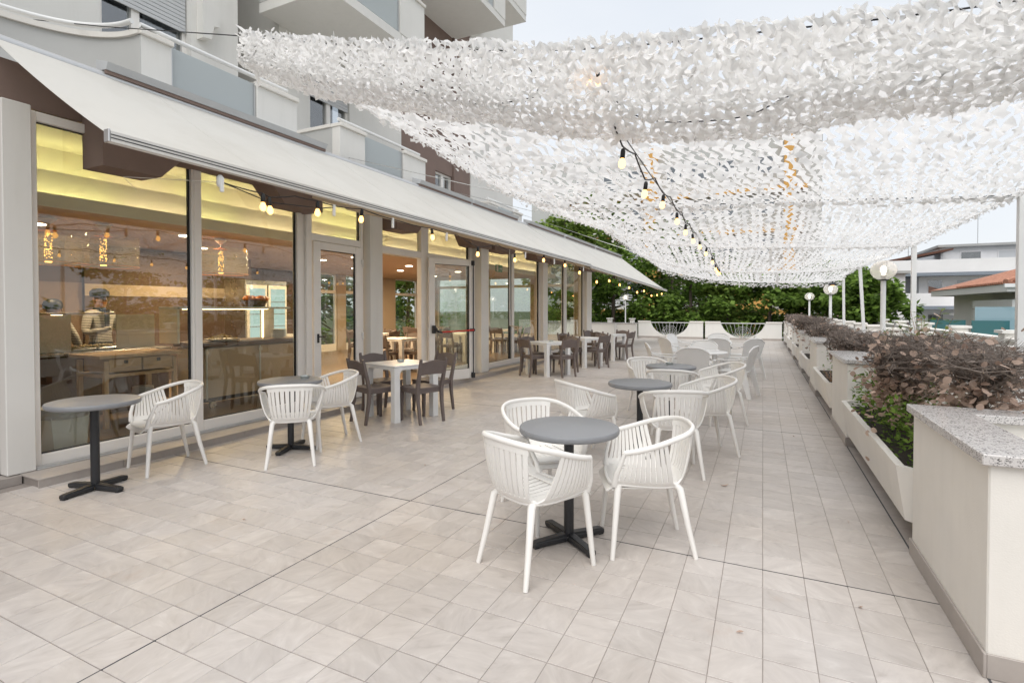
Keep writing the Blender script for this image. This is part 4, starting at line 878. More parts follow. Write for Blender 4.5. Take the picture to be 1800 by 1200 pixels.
def make_square(label):
    t = thing('square_table', label, 'table', (0, 0, 0), 0, 'white square tables'); w = .36
    m = MB(); m.box(-w, w, -w, w, .722, .745, .008); m.build('top', 'cool_plastic', t)
    m = MB()
    for sx, sy in ((1, 0), (-1, 0), (0, 1), (0, -1)):
        if sx: m.box(sx * (w - .012) - .008, sx * (w - .012) + .008, -w + .05, w - .05, .685, .7215)
        else: m.box(-w + .05, w - .05, sy * (w - .012) - .008, sy * (w - .012) + .008, .685, .7215)
    m.build('apron', 'cool_plastic', t)
    for sx in (-1, 1):
        for sy in (-1, 1):
            x, y = sx * (w - .042), sy * (w - .042)
            m = MB(); sec = [(.045, 0), (.042, .35), (.042, .62), (.046, .66), (.06, .69), (.085, .721)]
            vs = []; fs = []
            for h, z in sec:
                ox, oy = -sx * (h - .042), -sy * (h - .042)
                for a, b_ in ((-1, -1), (1, -1), (1, 1), (-1, 1)): vs.append((x + a * h + ox, y + b_ * h + oy, z))
            for k in range(len(sec) - 1):
                for q in range(4): fs.append((k * 4 + q, k * 4 + (q + 1) % 4, k * 4 + 4 + (q + 1) % 4, k * 4 + 4 + q))
            fs += [(3, 2, 1, 0)]; m.add(vs, fs).build('leg', 'cool_plastic', t)
    return t
sets = [((-4.54, 5.885), -17.2, 'before the open door', (0, 1, 2, 3)), ((-4.39, 11.02), -26, 'second along the glazing', (0, 1, 2, 3)), ((-4.2, 13.0), -22, 'third along the glazing', (0, 1, 2, 3)), ((-4.05, 15.0), -16, 'last along the glazing', (0, 1, 2, 3))]
sides = ['backing the camera', 'on the terrace side', 'facing the camera', 'on the glazing side']
sc0 = sq0 = None
for (cx, cy), a, where, use in sets:
    lb = 'white square table ' + where
    if sq0 is None: sq0 = make_square(lb); first = (sq0, cx, cy, a)
    else: dup(sq0, (cx, cy, 0), R(a), lb)
    for k in use:
        th = R(a) + k * pi / 2   # k=0 sits at -Y' facing +Y'
        d = (.40, .45, .52, .46)[k] + random.uniform(-.03, .03); px, py = cx + sin(th) * d, cy - cos(th) * d
        lb2 = 'brown chair ' + sides[k] + ' at the square table ' + where; rz = th + R(random.uniform(-5, 5))
        if sc0 is None: sc0 = make_side_chair(lb2); fc = (px, py, rz)
        else: dup(sc0, (px, py, 0), rz, lb2)
first[0].location = (first[1], first[2], 0); first[0].rotation_euler = (0, 0, R(first[3])); sc0.location = (fc[0], fc[1], 0); sc0.rotation_euler = (0, 0, fc[2])
# dining room inside: same chairs and tables seen through the open door and the far windows
inside = [((-7.6, 9.7), 5), ((-9.6, 11.2), 0), ((-7.5, 12.4), -4), ((-9.8, 14.0), 3), ((-7.5, 15.2), 0), ((-11.5, 9.8), 0)]
for q, ((cx, cy), a) in enumerate(inside):
    w = ['just inside the open door', 'deep inside beyond the open door', 'inside the third window', 'deep inside the fourth window', 'inside the fifth window', 'at the back of the dining room'][q]
    dup(sq0, (cx, cy, .07), R(a), 'white square table ' + w, 'white square tables in the dining room')
    for k in range(4):
        th = R(a) + k * pi / 2; d = .47
        dup(sc0, (cx + sin(th) * d, cy - cos(th) * d, .07), th, 'brown chair ' + sides[k] + ' at the table ' + w, 'brown side chairs in the dining room')

def make_monobloc(label):
    t = thing('plastic_chair', label, 'chair', (0, 0, 0), 0, 'white moulded plastic armchairs'); m_ = 'cool_plastic'
    G = [[V(lerp(-.22, .22, i / 8), lerp(-.2, .24, k / 8), .425 - .014 * (1 - (2 * i / 8 - 1) ** 2) + .012 * (k / 8)) for k in range(9)] for i in range(9)]
    MB().sheet(G, .008).build('seat', m_, t, 50)
    def bk(u, v):   # backrest: arched top
        x = lerp(-1, 1, u); w = .225 + .035 * v; top = .86 - .10 * abs(x) ** 3.2
        return V(x * w, -.20 - .10 * v - .05 * (1 - x * x) * v, lerp(.43, top, v))
    MB().sheet([[bk(i / 16, k / 8) for k in range(9)] for i in range(17)], .007).build('backrest', m_, t, 50)
    MB().tube([bk(i / 16, 1) for i in range(17)], .013, 6).build('back_rim', m_, t, 60)
    for s in (-1, 1):
        A = [(s * .25, -.27, .70), (s * .285, -.16, .655), (s * .30, 0, .64), (s * .295, .15, .635), (s * .285, .245, .62)]
        G = [[V(*crom(A, i / 10)) + V(d, 0, -abs(d) * .2) for d in (-.026, 0, .026)] for i in range(11)]
        MB().sheet(G, .010).build('arm', m_, t, 50)
        G = [[lerp(V(s * .285, .245 + d, .62), V(s * .25, .265 + d * 1.0, 0), k / 8) + V(s * .012 * sin(k / 8 * pi), 0, 0) for d in (-.045 + .012 * k / 8, 0, .04 - .012 * k / 8)] for k in range(9)]
        MB().sheet(G, .016).build('leg', m_, t, 50)
        G = [[lerp(V(s * .225, -.19 + d, .47), V(s * .265, -.31 + d, 0), k / 8) for d in (-.05 + .015 * k / 8, 0, .05 - .015 * k / 8)] for k in range(9)]
        MB().sheet(G, .016).build('leg', m_, t, 50)
    return t
ms = [(-1.02, 9.2, 0, 'white plastic armchair with its solid back to us before the nearer white table'), (-.42, 9.72, 75, 'white plastic armchair at the right of the nearer white table'), (-1.62, 9.85, -70, 'white plastic armchair at the left of the nearer white table'), (-1.05, 10.62, 178, 'white plastic armchair at the far side of the nearer white table'),
      (-.9, 12.2, 6, 'white plastic armchair with its back to us before the farther white table'), (-1.72, 12.0, -50, 'white plastic armchair turned sideways left of the farther white table'), (-.48, 13.2, 95, 'white plastic armchair at the right of the farther white table'), (-1.0, 13.9, 180, 'white plastic armchair behind the farther white table'), (-1.75, 13.3, -110, 'white plastic armchair at the far left of the farther white table'), (-.35, 12.3, 40, 'white plastic armchair angled at the near right of the farther white table')]
mono = make_monobloc(ms[0][3])
for i, (x, y, a, lb) in enumerate(ms):
    if i: dup(mono, (x, y, 0), R(a), lb)
mono.location = (ms[0][0], ms[0][1], 0)
for x, y, lb in ((-.98, 9.95, 'nearer round white plastic table'), (-1.08, 13.0, 'farther round white plastic table')):
    t = thing('plastic_table', lb + ' among the plastic chairs', 'table', (x, y, 0), .4, 'round white plastic tables')
    MB().lathe([(.02, .695), (.40, .695), (.43, .70), (.435, .715), (.42, .725), (.02, .722)], 40).build('top', 'cool_plastic', t, 40)
    for k in range(4):
        a = k * pi / 2 + .4; MB().tube([(.30 * cos(a), .30 * sin(a), .70), (.34 * cos(a), .34 * sin(a), 0)], [.03, .024], 8).build('leg', 'cool_plastic', t, 60)
def ashtray(x, y, z, lb):
    t = thing('ashtray', lb, 'ashtray', (x, y, z), random.random(), 'clear glass ashtrays')
    MB().lathe([(.042, 0), (.05, .004), (.052, .028), (.046, .03), (.040, .010), (.0, .008)], 16).build('bowl', 'clear_glass', t, 50); MB().lathe([(.041, .001), (.049, .02), (.051, .029)], 16, caps=False).build('rim', 'aluminium', t, 50)
ashtray(-4.45, 4.1, .7445, 'glass ashtray on the grey table by the second window'); ashtray(-1.12, 7.2, .7445, 'glass ashtray on the third grey table'); ashtray(-4.6, 5.95, .746, 'glass ashtray on the square table before the open door'); ashtray(-4.3, 11.0, .746, 'glass ashtray on the second square table')
et = thing('egg_tray', 'grey moulded tray lying on a brown chair at the second square table', 'tray', (-4.12, 11.42, .468), .5)
box('base', 'grey_tray', et, -.15, .15, -.15, .15, 0, .02)
for i in range(4):
    for j in range(4): MB().lathe([(.03, .02), (.018, .06), (.012, .062)], 8, (-.11 + i * .073, -.11 + j * .073, 0)).build('cup', 'grey_tray', et)
dl = thing('dry_leaf', 'curled dry brown leaf on the tiles near the second table', 'leaf', (-.28, 4.72, .004), .6); G = [[V(lerp(-.035, .035, i / 4), (k - 1) * .012 * (1 - abs(2 * i / 4 - 1) * .9), .012 * (2 * i / 4 - 1) ** 2 + .003 * (k - 1) ** 2) for k in range(3)] for i in range(5)]
MB().sheet(G, .001).build('blade', 'dry_leaf', dl)
dl2 = thing('dry_leaf', 'dark shrivelled leaf by the open door leaf', 'leaf', (-5.15, 8.1, .004), 1.6); MB().sheet(G, .001).build('blade', 'dry_leaf', dl2)

# ------------------------------------------------------------------ globe lamps and canopy posts
def lamp(x, y, zc, lb, r=.19, z0=0., rp=.04):
    t = thing('globe_lamp', lb, 'lamp', (x, y, 0), 0, 'globe lamps on white poles')
    MB().lathe([(rp * 1.3, z0), (rp, z0 + .04), (rp * .95, zc - r * .85)], 14).build('pole', 'white_metal', t, 40)
    MB().lathe([(rp, zc - r * .92), (r * .42, zc - r * .88), (r * .42, zc - r * .82), (rp * .9, zc - r * .8), (rp * .9, zc - r * .45)], 18).build('collar', 'gasket', t, 40)
    MB().lathe([(r * .42, zc - r * .80), (r * .72, zc - r * .62), (r * .93, zc - r * .3), (r, zc), (r * .93, zc + r * .34), (r * .72, zc + r * .62), (r * .42, zc + r * .80), (r * .04, zc + r * .87)], 28, caps=False).build('globe', 'smoky_glass', t, 170)
    MB().lathe([(.02, zc - r * .45), (.022, zc - r * .3), (.045, zc - .01), (.045, zc + .03), (.02, zc + .065), (.002, zc + .068)], 14).build('light_bulb', 'lamp_bulb', t, 60)
lamp(1.8, 10.48, 2.13, 'nearest globe lamp on a white pole behind the large shrub'); lamp(1.8, 17.98, 2.06, 'middle globe lamp on a white pole along the right side'); lamp(1.8, 25.67, 2.0, 'farthest globe lamp at the right end of the terrace'); lamp(-6.05, 25.4, 2.02, 'globe lamp on a thin pole beside the far end of the awning', .15, rp=.03)
def post(x, y, z, lb, lean=0., w=.032, base=.94):
    t = thing('canopy_post', lb, 'post', (x, y, 0), 0, 'white square posts holding the net')
    MB().tube([(.0, 0, base - .5), (lean, 0, z)], w * 1.3, 4).build('pole', 'white_metal', t); m = MB(); m.box(lean - w, lean + w, -w, w, z, z + .012); m.build('cap', 'aluminium', t)
    MB().tube([(lean, 0, z - .04), (lean - .03, 0, z - .04)], .008, 6).build('eye_bolt', 'steel', t)
post(2.02, 6.0, 2.50, 'nearest white canopy post at the right edge'); post(2.0, 9.5, 2.44, 'second white canopy post, in front of the distant apartment block'); post(2.0, 13.42, 2.44, 'third white canopy post, leaning slightly', -.12); post(2.0, 16.7, 2.30, 'fourth white canopy post at the far corner of the net', -.03); post(2.1, 3.0, 2.95, 'white canopy post beyond the right edge of the view')
# floodlight at the far post
fl = thing('floodlight', 'small floodlight fixed to the fourth canopy post', 'light', (1.72, 16.75, 2.12)); MB().lathe([(.10, 0), (.10, .03), (.05, .10), (.03, .13)], 14).build('hood', 'joint', fl, 50); MB().lathe([(.0, -.02), (.05, .0), (.05, .02)], 12, caps=False).build('light_bulb', 'bulb', fl, 60); MB().tube([(0, 0, .12), (.2, 0, .16), (.27, 0, .1)], .008, 6).build('bracket', 'steel', fl)

# ------------------------------------------------------------------ camouflage net canopy
K0 = [(-3.95, 3.79), (-2.96, 3.51), (-1.97, 3.26), (-.98, 3.05), (.02, 2.93), (1.01, 2.84), (2.0, 2.86)]
K1 = [(-2.95, 2.96), (-2.12, 2.73), (-.8, 2.62), (.1, 2.58), (.78, 2.54), (1.4, 2.50), (1.98, 2.47)]
K2 = [(-2.69, 2.98), (-1.7, 2.70), (-.8, 2.56), (.1, 2.51), (.86, 2.47), (1.4, 2.44), (1.96, 2.42)]
K3 = [(-2.95, 2.92), (-2.0, 2.58), (-1.1, 2.42), (-.3, 2.36), (.5, 2.33), (1.2, 2.34), (1.88, 2.40)]
K4 = [(-2.85, 2.72), (-1.8, 2.46), (-1.0, 2.34), (-.3, 2.28), (.5, 2.24), (1.2, 2.22), (1.95, 2.27)]
KY = [3.0, 6.0, 9.5, 13.4, 16.7]; KS = [K0, K1, K2, K3, K4]
def kpt(k, u): q = crom([(a, b_, 0) for a, b_ in KS[k]], u); return V(q.x, KY[k], q.y)
def roof(k, sag):
    def f(u, v):
        p = lerp(kpt(k, u), kpt(k + 1, u), v); e = (2 * u - 1)
        p.z -= sag * 4 * v * (1 - v) * (1 - .55 * abs(e) ** 3); p.z += .035 * noise.noise(V(p.x * 1.1, p.y * 1.1, 4.2)) * (4 * v * (1 - v))
        if u < .001: p.x += .0
        p.x += .10 * 4 * v * (1 - v) * (-e) * abs(e)    # free edges pull inwards between the ropes
        return p
    return f
def flap(u, v):   # near end of the net hanging from the first rope and rolled back under
    p = kpt(0, u); drop = crom([(.28, 0, 0), (.34, 0, 0), (.37, 0, 0), (.40, 0, 0), (.45, 0, 0), (.47, 0, 0), (.40, 0, 0), (.33, 0, 0), (.28, 0, 0)], u).x
    a = v * 1.9
    return V(p.x + .02 * sin(u * 40) * v, p.y - .05 * sin(v * pi) + .40 * max(0, v - .55) ** 1.2 * 2, p.z + .05 * (1 - v) ** 3 + .03 * noise.noise(V(u * 14, v * 3, 1)) - drop * (sin(min(v, .85) / .85 * pi / 2) ** 1.0))
def net_mesh(f, nu, nv, seed, wid=.46, twist=.5, loose=.35):
    """zigzag cloth ribbons, twisting and touching their neighbours, with curled cut leaves"""
    rnd = random.Random(seed); m = MB(); e = 1e-3
    def fr(u, v):
        u = min(max(u, 0), 1); v = min(max(v, 0), 1); p = f(u, v)
        du = f(min(u + e, 1), v) - f(max(u - e, 0), v); dv = f(u, min(v + e, 1)) - f(u, max(v - e, 0)); n = du.cross(dv); n = n.normalized() if n.length > 1e-12 else V(0, 0, 1)
        cw = (f(min(u + .5 / nu, 1), v) - f(max(u - .5 / nu, 0), v)).length
        return p, du.normalized(), dv.normalized(), n, cw
    for i in range(nu):
        rows = []; th = rnd.gauss(0, twist * .4); ph = rnd.uniform(-.1, .1)
        for j in range(2 * nv + 1):
            node = j % 2 == 0; s = (1 if (j // 2) % 2 else -1) if node else 0
            u = (i + .5 + .25 * s + ph + rnd.gauss(0, .05)) / nu; v = (j / 2 + rnd.gauss(0, .06)) / nv
            p, du, dv, n, cw = fr(u, v); cw = min(max(cw, .04), .14)
            th = .35 * th + rnd.gauss(0, twist); hw = cw * (wid * rnd.uniform(.85, 1.25) if node else wid * rnd.uniform(.68, .98))
            c = du * cos(th) + n * sin(th); b_ = n * rnd.gauss(0, .008)
            rows.append([p - c * hw + n * rnd.gauss(0, .006), p + b_, p + c * hw + n * rnd.gauss(0, .006)])
            if rnd.random() < loose:   # a cut tongue bending out of the ribbon edge
                sd = rnd.choice((-1, 1)); q = p + c * hw * sd * .6; d = (c * sd * rnd.uniform(.3, 1) + n * rnd.uniform(-1, 1) + dv * rnd.uniform(-.8, .8)).normalized(); L = cw * rnd.uniform(.35, .75); w = dv * cw * rnd.uniform(.18, .3)
                m.add([q - w, q + w, q + d * L * .6 + w * 1.05 + n * .004, q + d * L + dv * cw * rnd.uniform(-.15, .15), q + d * L * .6 - w * 1.05], [(0, 1, 2, 4), (4, 2, 3)])
        vs = [x for r_ in rows for x in r_]; m.add(vs, [(k * 3 + a, k * 3 + a + 1, k * 3 + a + 4, k * 3 + a + 3) for k in range(2 * nv) for a in (0, 1)])
    return m
net = thing('shade_net', 'white cut cloth camouflage net stretched over the terrace on ropes', 'canopy')
stuff(net_mesh(flap, 108, 13, 1, .34, .6, .4).build('hanging_edge', 'net_cloth', net, 175)); stuff(net_mesh(lambda u, v: flap(v, u), 13, 118, 9, .31, .55, .3).build('hanging_edge', 'net_cloth', net, 175)); SAG = (.12, .13, .13, .10)
for k, (nu, nv) in enumerate(((62, 38), (58, 44), (56, 48), (52, 40))): stuff(net_mesh(roof(k, SAG[k]), nu, nv, 2 + k, .405, .40, .22).build('net_panel', 'net_cloth', net, 175))
# gathered hems: left edge, right edge, far edge, and folds along the ropes
def hem(pts, r, seed, name='hem'):
    rnd = random.Random(seed); m = MB()
    for k in range(len(pts) - 1):
        a, b_ = pts[k], pts[k + 1]; n = max(2, int((b_ - a).length / .03))
        for q in range(n):
            p = lerp(a, b_, q / n); d = (b_ - a).normalized()
            for z in range(2):
                o = V(rnd.gauss(0, r), rnd.gauss(0, r), rnd.gauss(0, r)); s1 = d * rnd.uniform(.02, .05); s2 = V(rnd.uniform(-1, 1), rnd.uniform(-1, 1), rnd.uniform(-1, .4)).normalized() * rnd.uniform(.025, .05)
                c = p + o; m.add([c - s1, c + s2, c + s1 * .8 + V(0, 0, rnd.uniform(-.01, .01)), c - s2 * .5], [(0, 1, 2, 3)])
    stuff(m.build(name, 'net_cloth', net))
for k in range(4):
    hem([roof(k, SAG[k])(0, v / 12) for v in range(13)], .022, 10 + k, 'side_hem'); hem([roof(k, SAG[k])(1, v / 12) for v in range(13)], .016, 20 + k, 'side_hem')
for k in (1, 2, 3): hem([kpt(k, u / 30) + V(0, 0, -.02) for u in range(31)], .016, 30 + k, 'gathered_fold')
hem([kpt(4, u / 30) + V(0, 0, -.05) for u in range(31)], .045, 40, 'end_hem'); hem([kpt(4, u / 30) + V(0, .05, -.10) for u in range(31)], .03, 41, 'end_hem'); hem([kpt(0, 0), kpt(0, 0) + V(.07, .02, -.15), kpt(0, 0) + V(.14, .04, -.30)], .012, 42, 'side_hem'); hem([kpt(0, 0) + V(.14, .04, -.30), kpt(0, 0) + V(.13, .04, -.46)], .004, 43, 'side_hem')
for u, k, l_ in ((.5, 2, .28), (.62, 3, .3), (.55, 3, .2), (.42, 4, .16), (.72, 4, .12), (.03, 2, .2)): hem([kpt(k, u) + V(0, 0, -.03), kpt(k, u) + V(.01, 0, -.03 - l_)], .010, int(u * 100) + k, 'loose_rag')
for k in range(1, 5):
    MB().tube([kpt(k, u / 16) + V(0, 0, .012) for u in range(17)], .006, 5).build('rope', 'joint' if k < 3 else 'cable', net)
ro = [V(-8.2, 3.0, 4.96), V(-6.0, 3.0, 4.33)] + [kpt(0, u / 20) + V(0, .03, .0) for u in range(0, 21)]
MB().tube(ro, .005, 6).build('rope', 'cable', net, 60)
for k, (pa, pb) in enumerate(((kpt(1, 1), V(2.0, 6, 2.46)), (kpt(2, 1), V(1.97, 9.5, 2.40)), (kpt(3, 1), V(1.86, 13.42, 2.40)))): MB().tube([pa + V(-.45, 0, .02), pa, pb], .009, 5).build('chain', 'steel', net)
for k, u in ((1, 0), (2, 0), (3, 0)): MB().tube([kpt(k, u), V(-7.3, KY[k] + (.5 if k == 1 else 1.0), 4.15 + .15 * k)], .005, 5).build('rope', 'steel', net)
# dark cord caught in the near edge of the net
for pts in ([(.2 + .0, .25), (.28, .45), (.36, .62), (.46, .42)], [(.52, .3), (.56, .62), (.64, .66), (.68, .5)], [(.44, .15), (.455, .35), (.44, .5)]):
    MB().tube([flap(*crom([(a, b_, 0) for a, b_ in pts], q / 14)[:2]) + V(0, .03, 0) for q in range(15)], .004, 5).build('dark_cord', 'cable', net)

# ------------------------------------------------------------------ festoon lights
def festoon(label, pts, bulbs, sag=.0, sc=1.):
    t = thing('festoon_lights', label, 'string lights')
    P = [V(*p) for p in pts]; line = []
    for a, b_ in zip(P[:-1], P[1:]):
        n = 10; L = (b_ - a).length
        for q in range(n): s = q / n; line.append(lerp(a, b_, s) - V(0, 0, (sag * min(L, 2.0)) * 4 * s * (1 - s)))
    line.append(P[-1]); MB().tube(line, .0055, 6).build('flex', 'cable', t, 60)
    sm = MB().lathe([(.006, .075), (.014, .07), (.019, .05), (.019, .0), (.016, -.004)], 12).mesh('socket', 'cable', 50); bm = MB().lathe([(.013, 0), (.017, -.012), (.026, -.035), (.027, -.052), (.02, -.07), (.008, -.078), (.001, -.079)], 14).mesh('light_bulb', 'bulb', 60)
    for (x, y, z) in bulbs:
        s = bpy.data.objects.new('socket', sm); C.objects.link(s); s.parent = t; s.location = (x, y, z + .05); s.rotation_euler = (random.uniform(-.12, .12), random.uniform(-.12, .12), 0); s.scale = (sc, sc, sc)
        b_ = bpy.data.objects.new('light_bulb', bm); C.objects.link(b_); b_.parent = s
    return t
X = -4.0
ab = [(3.23, 2.39), (3.30, 2.37), (3.86, 2.44), (4.49, 2.47), (5.86, 2.44), (7.1, 2.33), (8.44, 2.35), (9.81, 2.46), (11.06, 2.45), (12.11, 2.35), (13.55, 2.19), (14.81, 2.28), (16.01, 2.21), (17.3, 2.17), (18.52, 2.05), (19.7, 2.13), (21.13, 1.99), (22.37, 2.04), (23.5, 2.12)]
line = [(X, 2.84, 2.53)]
for k, (y, z) in enumerate(ab):
    line.append((X, y, z + .125))
    if k < len(ab) - 1 and ab[k + 1][0] - y > .3: ym = (y + ab[k + 1][0]) / 2; line.append((X, ym, 2.62 - .33 * max(0, ym - 12.9) / 10.5 - .06))
fa = festoon('string of warm bulbs hung along the front bar of the awnings', line, [(X, y, z) for y, z in ab], .015)
MB().tube([(X, 2.84, 2.53), (X, 3.3, 2.45), (X, 3.9, 2.50), (X, 4.08, 2.54)], .005, 6).build('flex', 'cable', fa); MB().tube([(X, 2.84, 2.53), (-5.5, 2.9, 2.75), (-5.84, 3.2, 2.72)], .003, 6).build('feed_wire', 'porcelain', fa)
for y, z in ((2.84, 2.54), (4.08, 2.54), (5.03, 2.55), (6.21, 2.53), (8.9, 2.52), (10.4, 2.52), (12.4, 2.5)): box('hook', 'white_metal', fa, X - .012, X + .012, y - .015, y + .015, z - .09, z + .03, .004)
MB().lathe([(.012, 0), (.028, .02), (.028, .08), (.012, .1)], 14, (X - .02, 2.84, 2.49)).build('connector', 'white_metal', fa, 50)


XN = -.8
nb = [(3.67, 2.50), (4.46, 2.44), (5.32, 2.50), (6.27, 2.48), (7.01, 2.45), (7.79, 2.43), (8.68, 2.44), (9.7, 2.43), (10.94, 2.38), (11.77, 2.30), (12.2, 2.27), (12.56, 2.25), (12.8, 2.27)]
nb = [(y * .889, 1.5 + (z - 1.5) * .889) for y, z in nb]
line = [(XN, 3.02, 2.60)]
for k, (y, z) in enumerate(nb):
    line.append((XN, y, z + .125))
    if k < len(nb) - 1 and nb[k + 1][0] - y > .45: line.append((XN, (y + nb[k + 1][0]) / 2, max(z, nb[k + 1][1]) + .17))
fn = festoon('string of warm bulbs hung down the middle of the net', line, [(XN, y, z) for y, z in nb], .02, .82)
MB().tube([(XN, 3.04, 2.60), (XN, 4.4, 2.53), (XN, 6.2, 2.5), (XN, 8.9, 2.44), (XN, 11.4, 2.30)], .004, 5).build('carrier_wire', 'cable', fn, 60)
fs = thing('festoon_lights', 'two small warm bulbs caught in the near edge of the net', 'string lights', (-.92, 3.06, 2.86)); 
for q in (-.025, .03): MB().tube([(q, -.03, .0), (q * 1.1, -.05, .05)], .012, 8).build('socket', 'cable', fs); MB().lathe([(.008, 0), (.016, -.02), (.012, -.04), (.001, -.046)], 10, (q, -.03, 0)).build('light_bulb', 'bulb', fs, 60)

# ------------------------------------------------------------------ dry clipped shrubs in the troughs
def leaf_quad(m, c, d, up, l_, w, fold=.25):
    d = d.normalized(); s = d.cross(up)
    if s.length < 1e-4: s = d.cross(V(1, 0, 0))
    s.normalize(); n = s.cross(d)
    m.add([c, c + d * l_ * .45 + s * w * .5 + n * l_ * fold * .3, c + d * l_, c + d * l_ * .45 - s * w * .5 + n * l_ * fold * .3, c + d * l_ * .5], [(0, 1, 4), (1, 2, 4), (2, 3, 4), (3, 0, 4)])
def leaf_round(m, c, d, up, l_, w, curl):
    d = d.normalized(); s = d.cross(up)
    if s.length < 1e-4: s = d.cross(V(1, 0, 0))
    s.normalize(); n = s.cross(d); o = [c]
    for a, b_ in ((.12, .28), (.42, .5), (.72, .42), (1.0, 0), (.72, -.42), (.42, -.5), (.12, -.28)): o.append(c + d * l_ * a + s * w * b_ + n * l_ * (curl * (abs(b_) * 1.1 + .5 * a * a)))
    m.add(o + [c + d * l_ * .5], [(k, k + 1, 8) for k in range(7)] + [(7, 0, 8)])
def shrub(label, y0, y1, x0, x1, z0, z1, stems, twigs, leaves, greens, seed, rt=.0022):
    rnd = random.Random(seed); t = thing('dry_shrub', label, 'shrub', (0, 0, 0), 0, 'dry clipped shrubs in the troughs')
    tw = MB(); lf = MB(); gr = MB(); joints = []
    for k in range(stems):
        b = V(rnd.uniform(1.02, 1.3), lerp(y0 + .12, y1 - .25, (k + .35) / stems) + rnd.uniform(-.12, .12), .44)
        st = MB()
        def grow(p, d, r, L, lev, st=st):
            q = p + d * L * .5 + V(rnd.gauss(0, .03), rnd.gauss(0, .03), 0); e = p + d * L + V(rnd.gauss(0, .03), rnd.gauss(0, .03), 0)
            e.x = min(max(e.x, x0 + .05), x1 - .05); e.z = min(e.z, z1 - .04)
            st.tube([p, q, e], [r, r * .85, r * .7], 6 if lev < 2 else 4); joints.append((q, d, r)); joints.append((e, d, r))
            if lev < 3:
                for _ in range(rnd.choice((2, 3, 3))):
                    a = rnd.uniform(0, 6.28); sp = rnd.uniform(.5, 1.0); nd = (d + V(cos(a) * sp, sin(a) * sp, rnd.uniform(-.15, .35))).normalized(); grow(e, nd, r * .62, L * rnd.uniform(.55, .8), lev + 1)
        grow(b, V(rnd.uniform(-.25, .35), rnd.uniform(-.35, .35), 1).normalized(), .028, (z1 - .44) * .42, 0)
        st.build('stem', 'bark', t, 60)
    J = [j for j in joints if j[0].z > z0 - .05] or joints
    for k in range(twigs):
        p, d, r = rnd.choice(J)
        tgt = V(rnd.uniform(x0, x1), lerp(p.y, rnd.uniform(y0, y1), rnd.uniform(.15, .5)), lerp(z0, z1, rnd.random() ** .55)); 
        if rnd.random() < .45: tgt.z = z1 - abs(rnd.gauss(0, .05))
        v_ = tgt - p; L = min(v_.length, rnd.uniform(.12, .34)); v_ = v_.normalized(); e = p + v_ * L
        mid = lerp(p, e, .5) + V(rnd.gauss(0, .014), rnd.gauss(0, .014), rnd.gauss(0, .014)); tw.tube([p, mid, e], [rt * 1.5, rt * 1.1, rt * .6], 3, caps=False)
        for _ in range(3):
            s = rnd.uniform(.35, 1); b = lerp(p, e, s); dd = (v_ + V(rnd.gauss(0, .6), rnd.gauss(0, .6), rnd.gauss(.25, .5))).normalized(); tw.tube([b, b + dd * rnd.uniform(.04, .13)], [rt, rt * .45], 3, caps=False)
        J.append((e, v_, r)) if k % 3 == 0 else None
    for k in range(leaves):
        p, d, r = rnd.choice(J); c = p + V(rnd.gauss(0, .06), rnd.gauss(0, .06), rnd.gauss(-.14, .12)); dd = V(rnd.gauss(0, 1), rnd.gauss(0, 1), rnd.gauss(-.5, .5)); l_ = rnd.uniform(.03, .064)
        leaf_round(lf, c, dd, V(rnd.gauss(0, .5), rnd.gauss(0, .5), 1), l_, l_ * .85, rnd.uniform(-.5, .6))
    for k in range(greens):
        c = V(rnd.uniform(.84, 1.4), rnd.uniform(y0, y1), rnd.uniform(.45, .84)); dd = V(rnd.gauss(0, 1), rnd.gauss(0, 1), rnd.gauss(.3, .6)); l_ = rnd.uniform(.03, .065); leaf_quad(gr, c, dd, V(rnd.gauss(0, .5), rnd.gauss(0, .5), 1), l_, l_ * .6)
    stuff(tw.build('twigs', 'twig', t)); stuff(lf.build('dry_leaves', 'dry_leaf', t))
    if greens: stuff(gr.build('green_shoots', 'leaf_mid', t))
g = gaps
shrub('large dry brown shrub with papery leaves in the nearest trough', g[0][0] - .02, g[0][1] - .1, .80, 2.1, .70, 1.27, 6, 1500, 2100, 2200, 11)
shrub('dry shrub with pale tips in the trough behind the second pier', g[1][0] + .05, g[1][1] - .1, .80, 1.75, .62, 1.16, 4, 800, 300, 120, 12, .003)
shrub('dry clipped shrub in the trough between the third and fourth piers', g[2][0] + .1, g[2][1] - .1, .82, 1.7, .6, 1.14, 4, 700, 350, 30, 13, .0035)
shrub('rounded reddish dry shrub spilling over the fourth trough', g[3][0] + .1, g[3][1] - .1, .80, 1.9, .6, 1.26, 4, 700, 600, 0, 14, .004)
shrub('dry shrub in the trough before the sixth pier', g[4][0] + .1, g[4][1] - .1, .82, 1.7, .6, 1.2, 3, 500, 350, 30, 15, .005)
shrub('dry shrub at the far end beside the end parapet', g[5][0] + .1, g[5][1] - .1, .82, 1.8, .6, 1.24, 3, 500, 350, 0, 16, .005)
def sprig(label, x, y, z, h, n, seed, mt, spread=.12, ls=.07):
    rnd = random.Random(seed); t = thing('green_plant', label, 'plant', (x, y, z)); s = MB(); f = MB()
    for k in range(n):
        a = rnd.uniform(0, 6.28); top = V(cos(a) * spread * rnd.uniform(.3, 1), sin(a) * spread * rnd.uniform(.3, 1), h * rnd.uniform(.6, 1)); s.tube([V(0, 0, 0), top * .5 + V(0, 0, h * .06), top], [.004, .003, .0015], 4)
        for q in range(13):
            c = top * rnd.uniform(.3, 1); aa = rnd.uniform(0, 6.28); leaf_quad(f, c, V(cos(aa), sin(aa), rnd.uniform(-.2, .8)), V(0, 0, 1), ls * rnd.uniform(.6, 1.2), ls * .45)
    s.build('stems', 'dry_stem', t); f.build('leaves', mt, t)
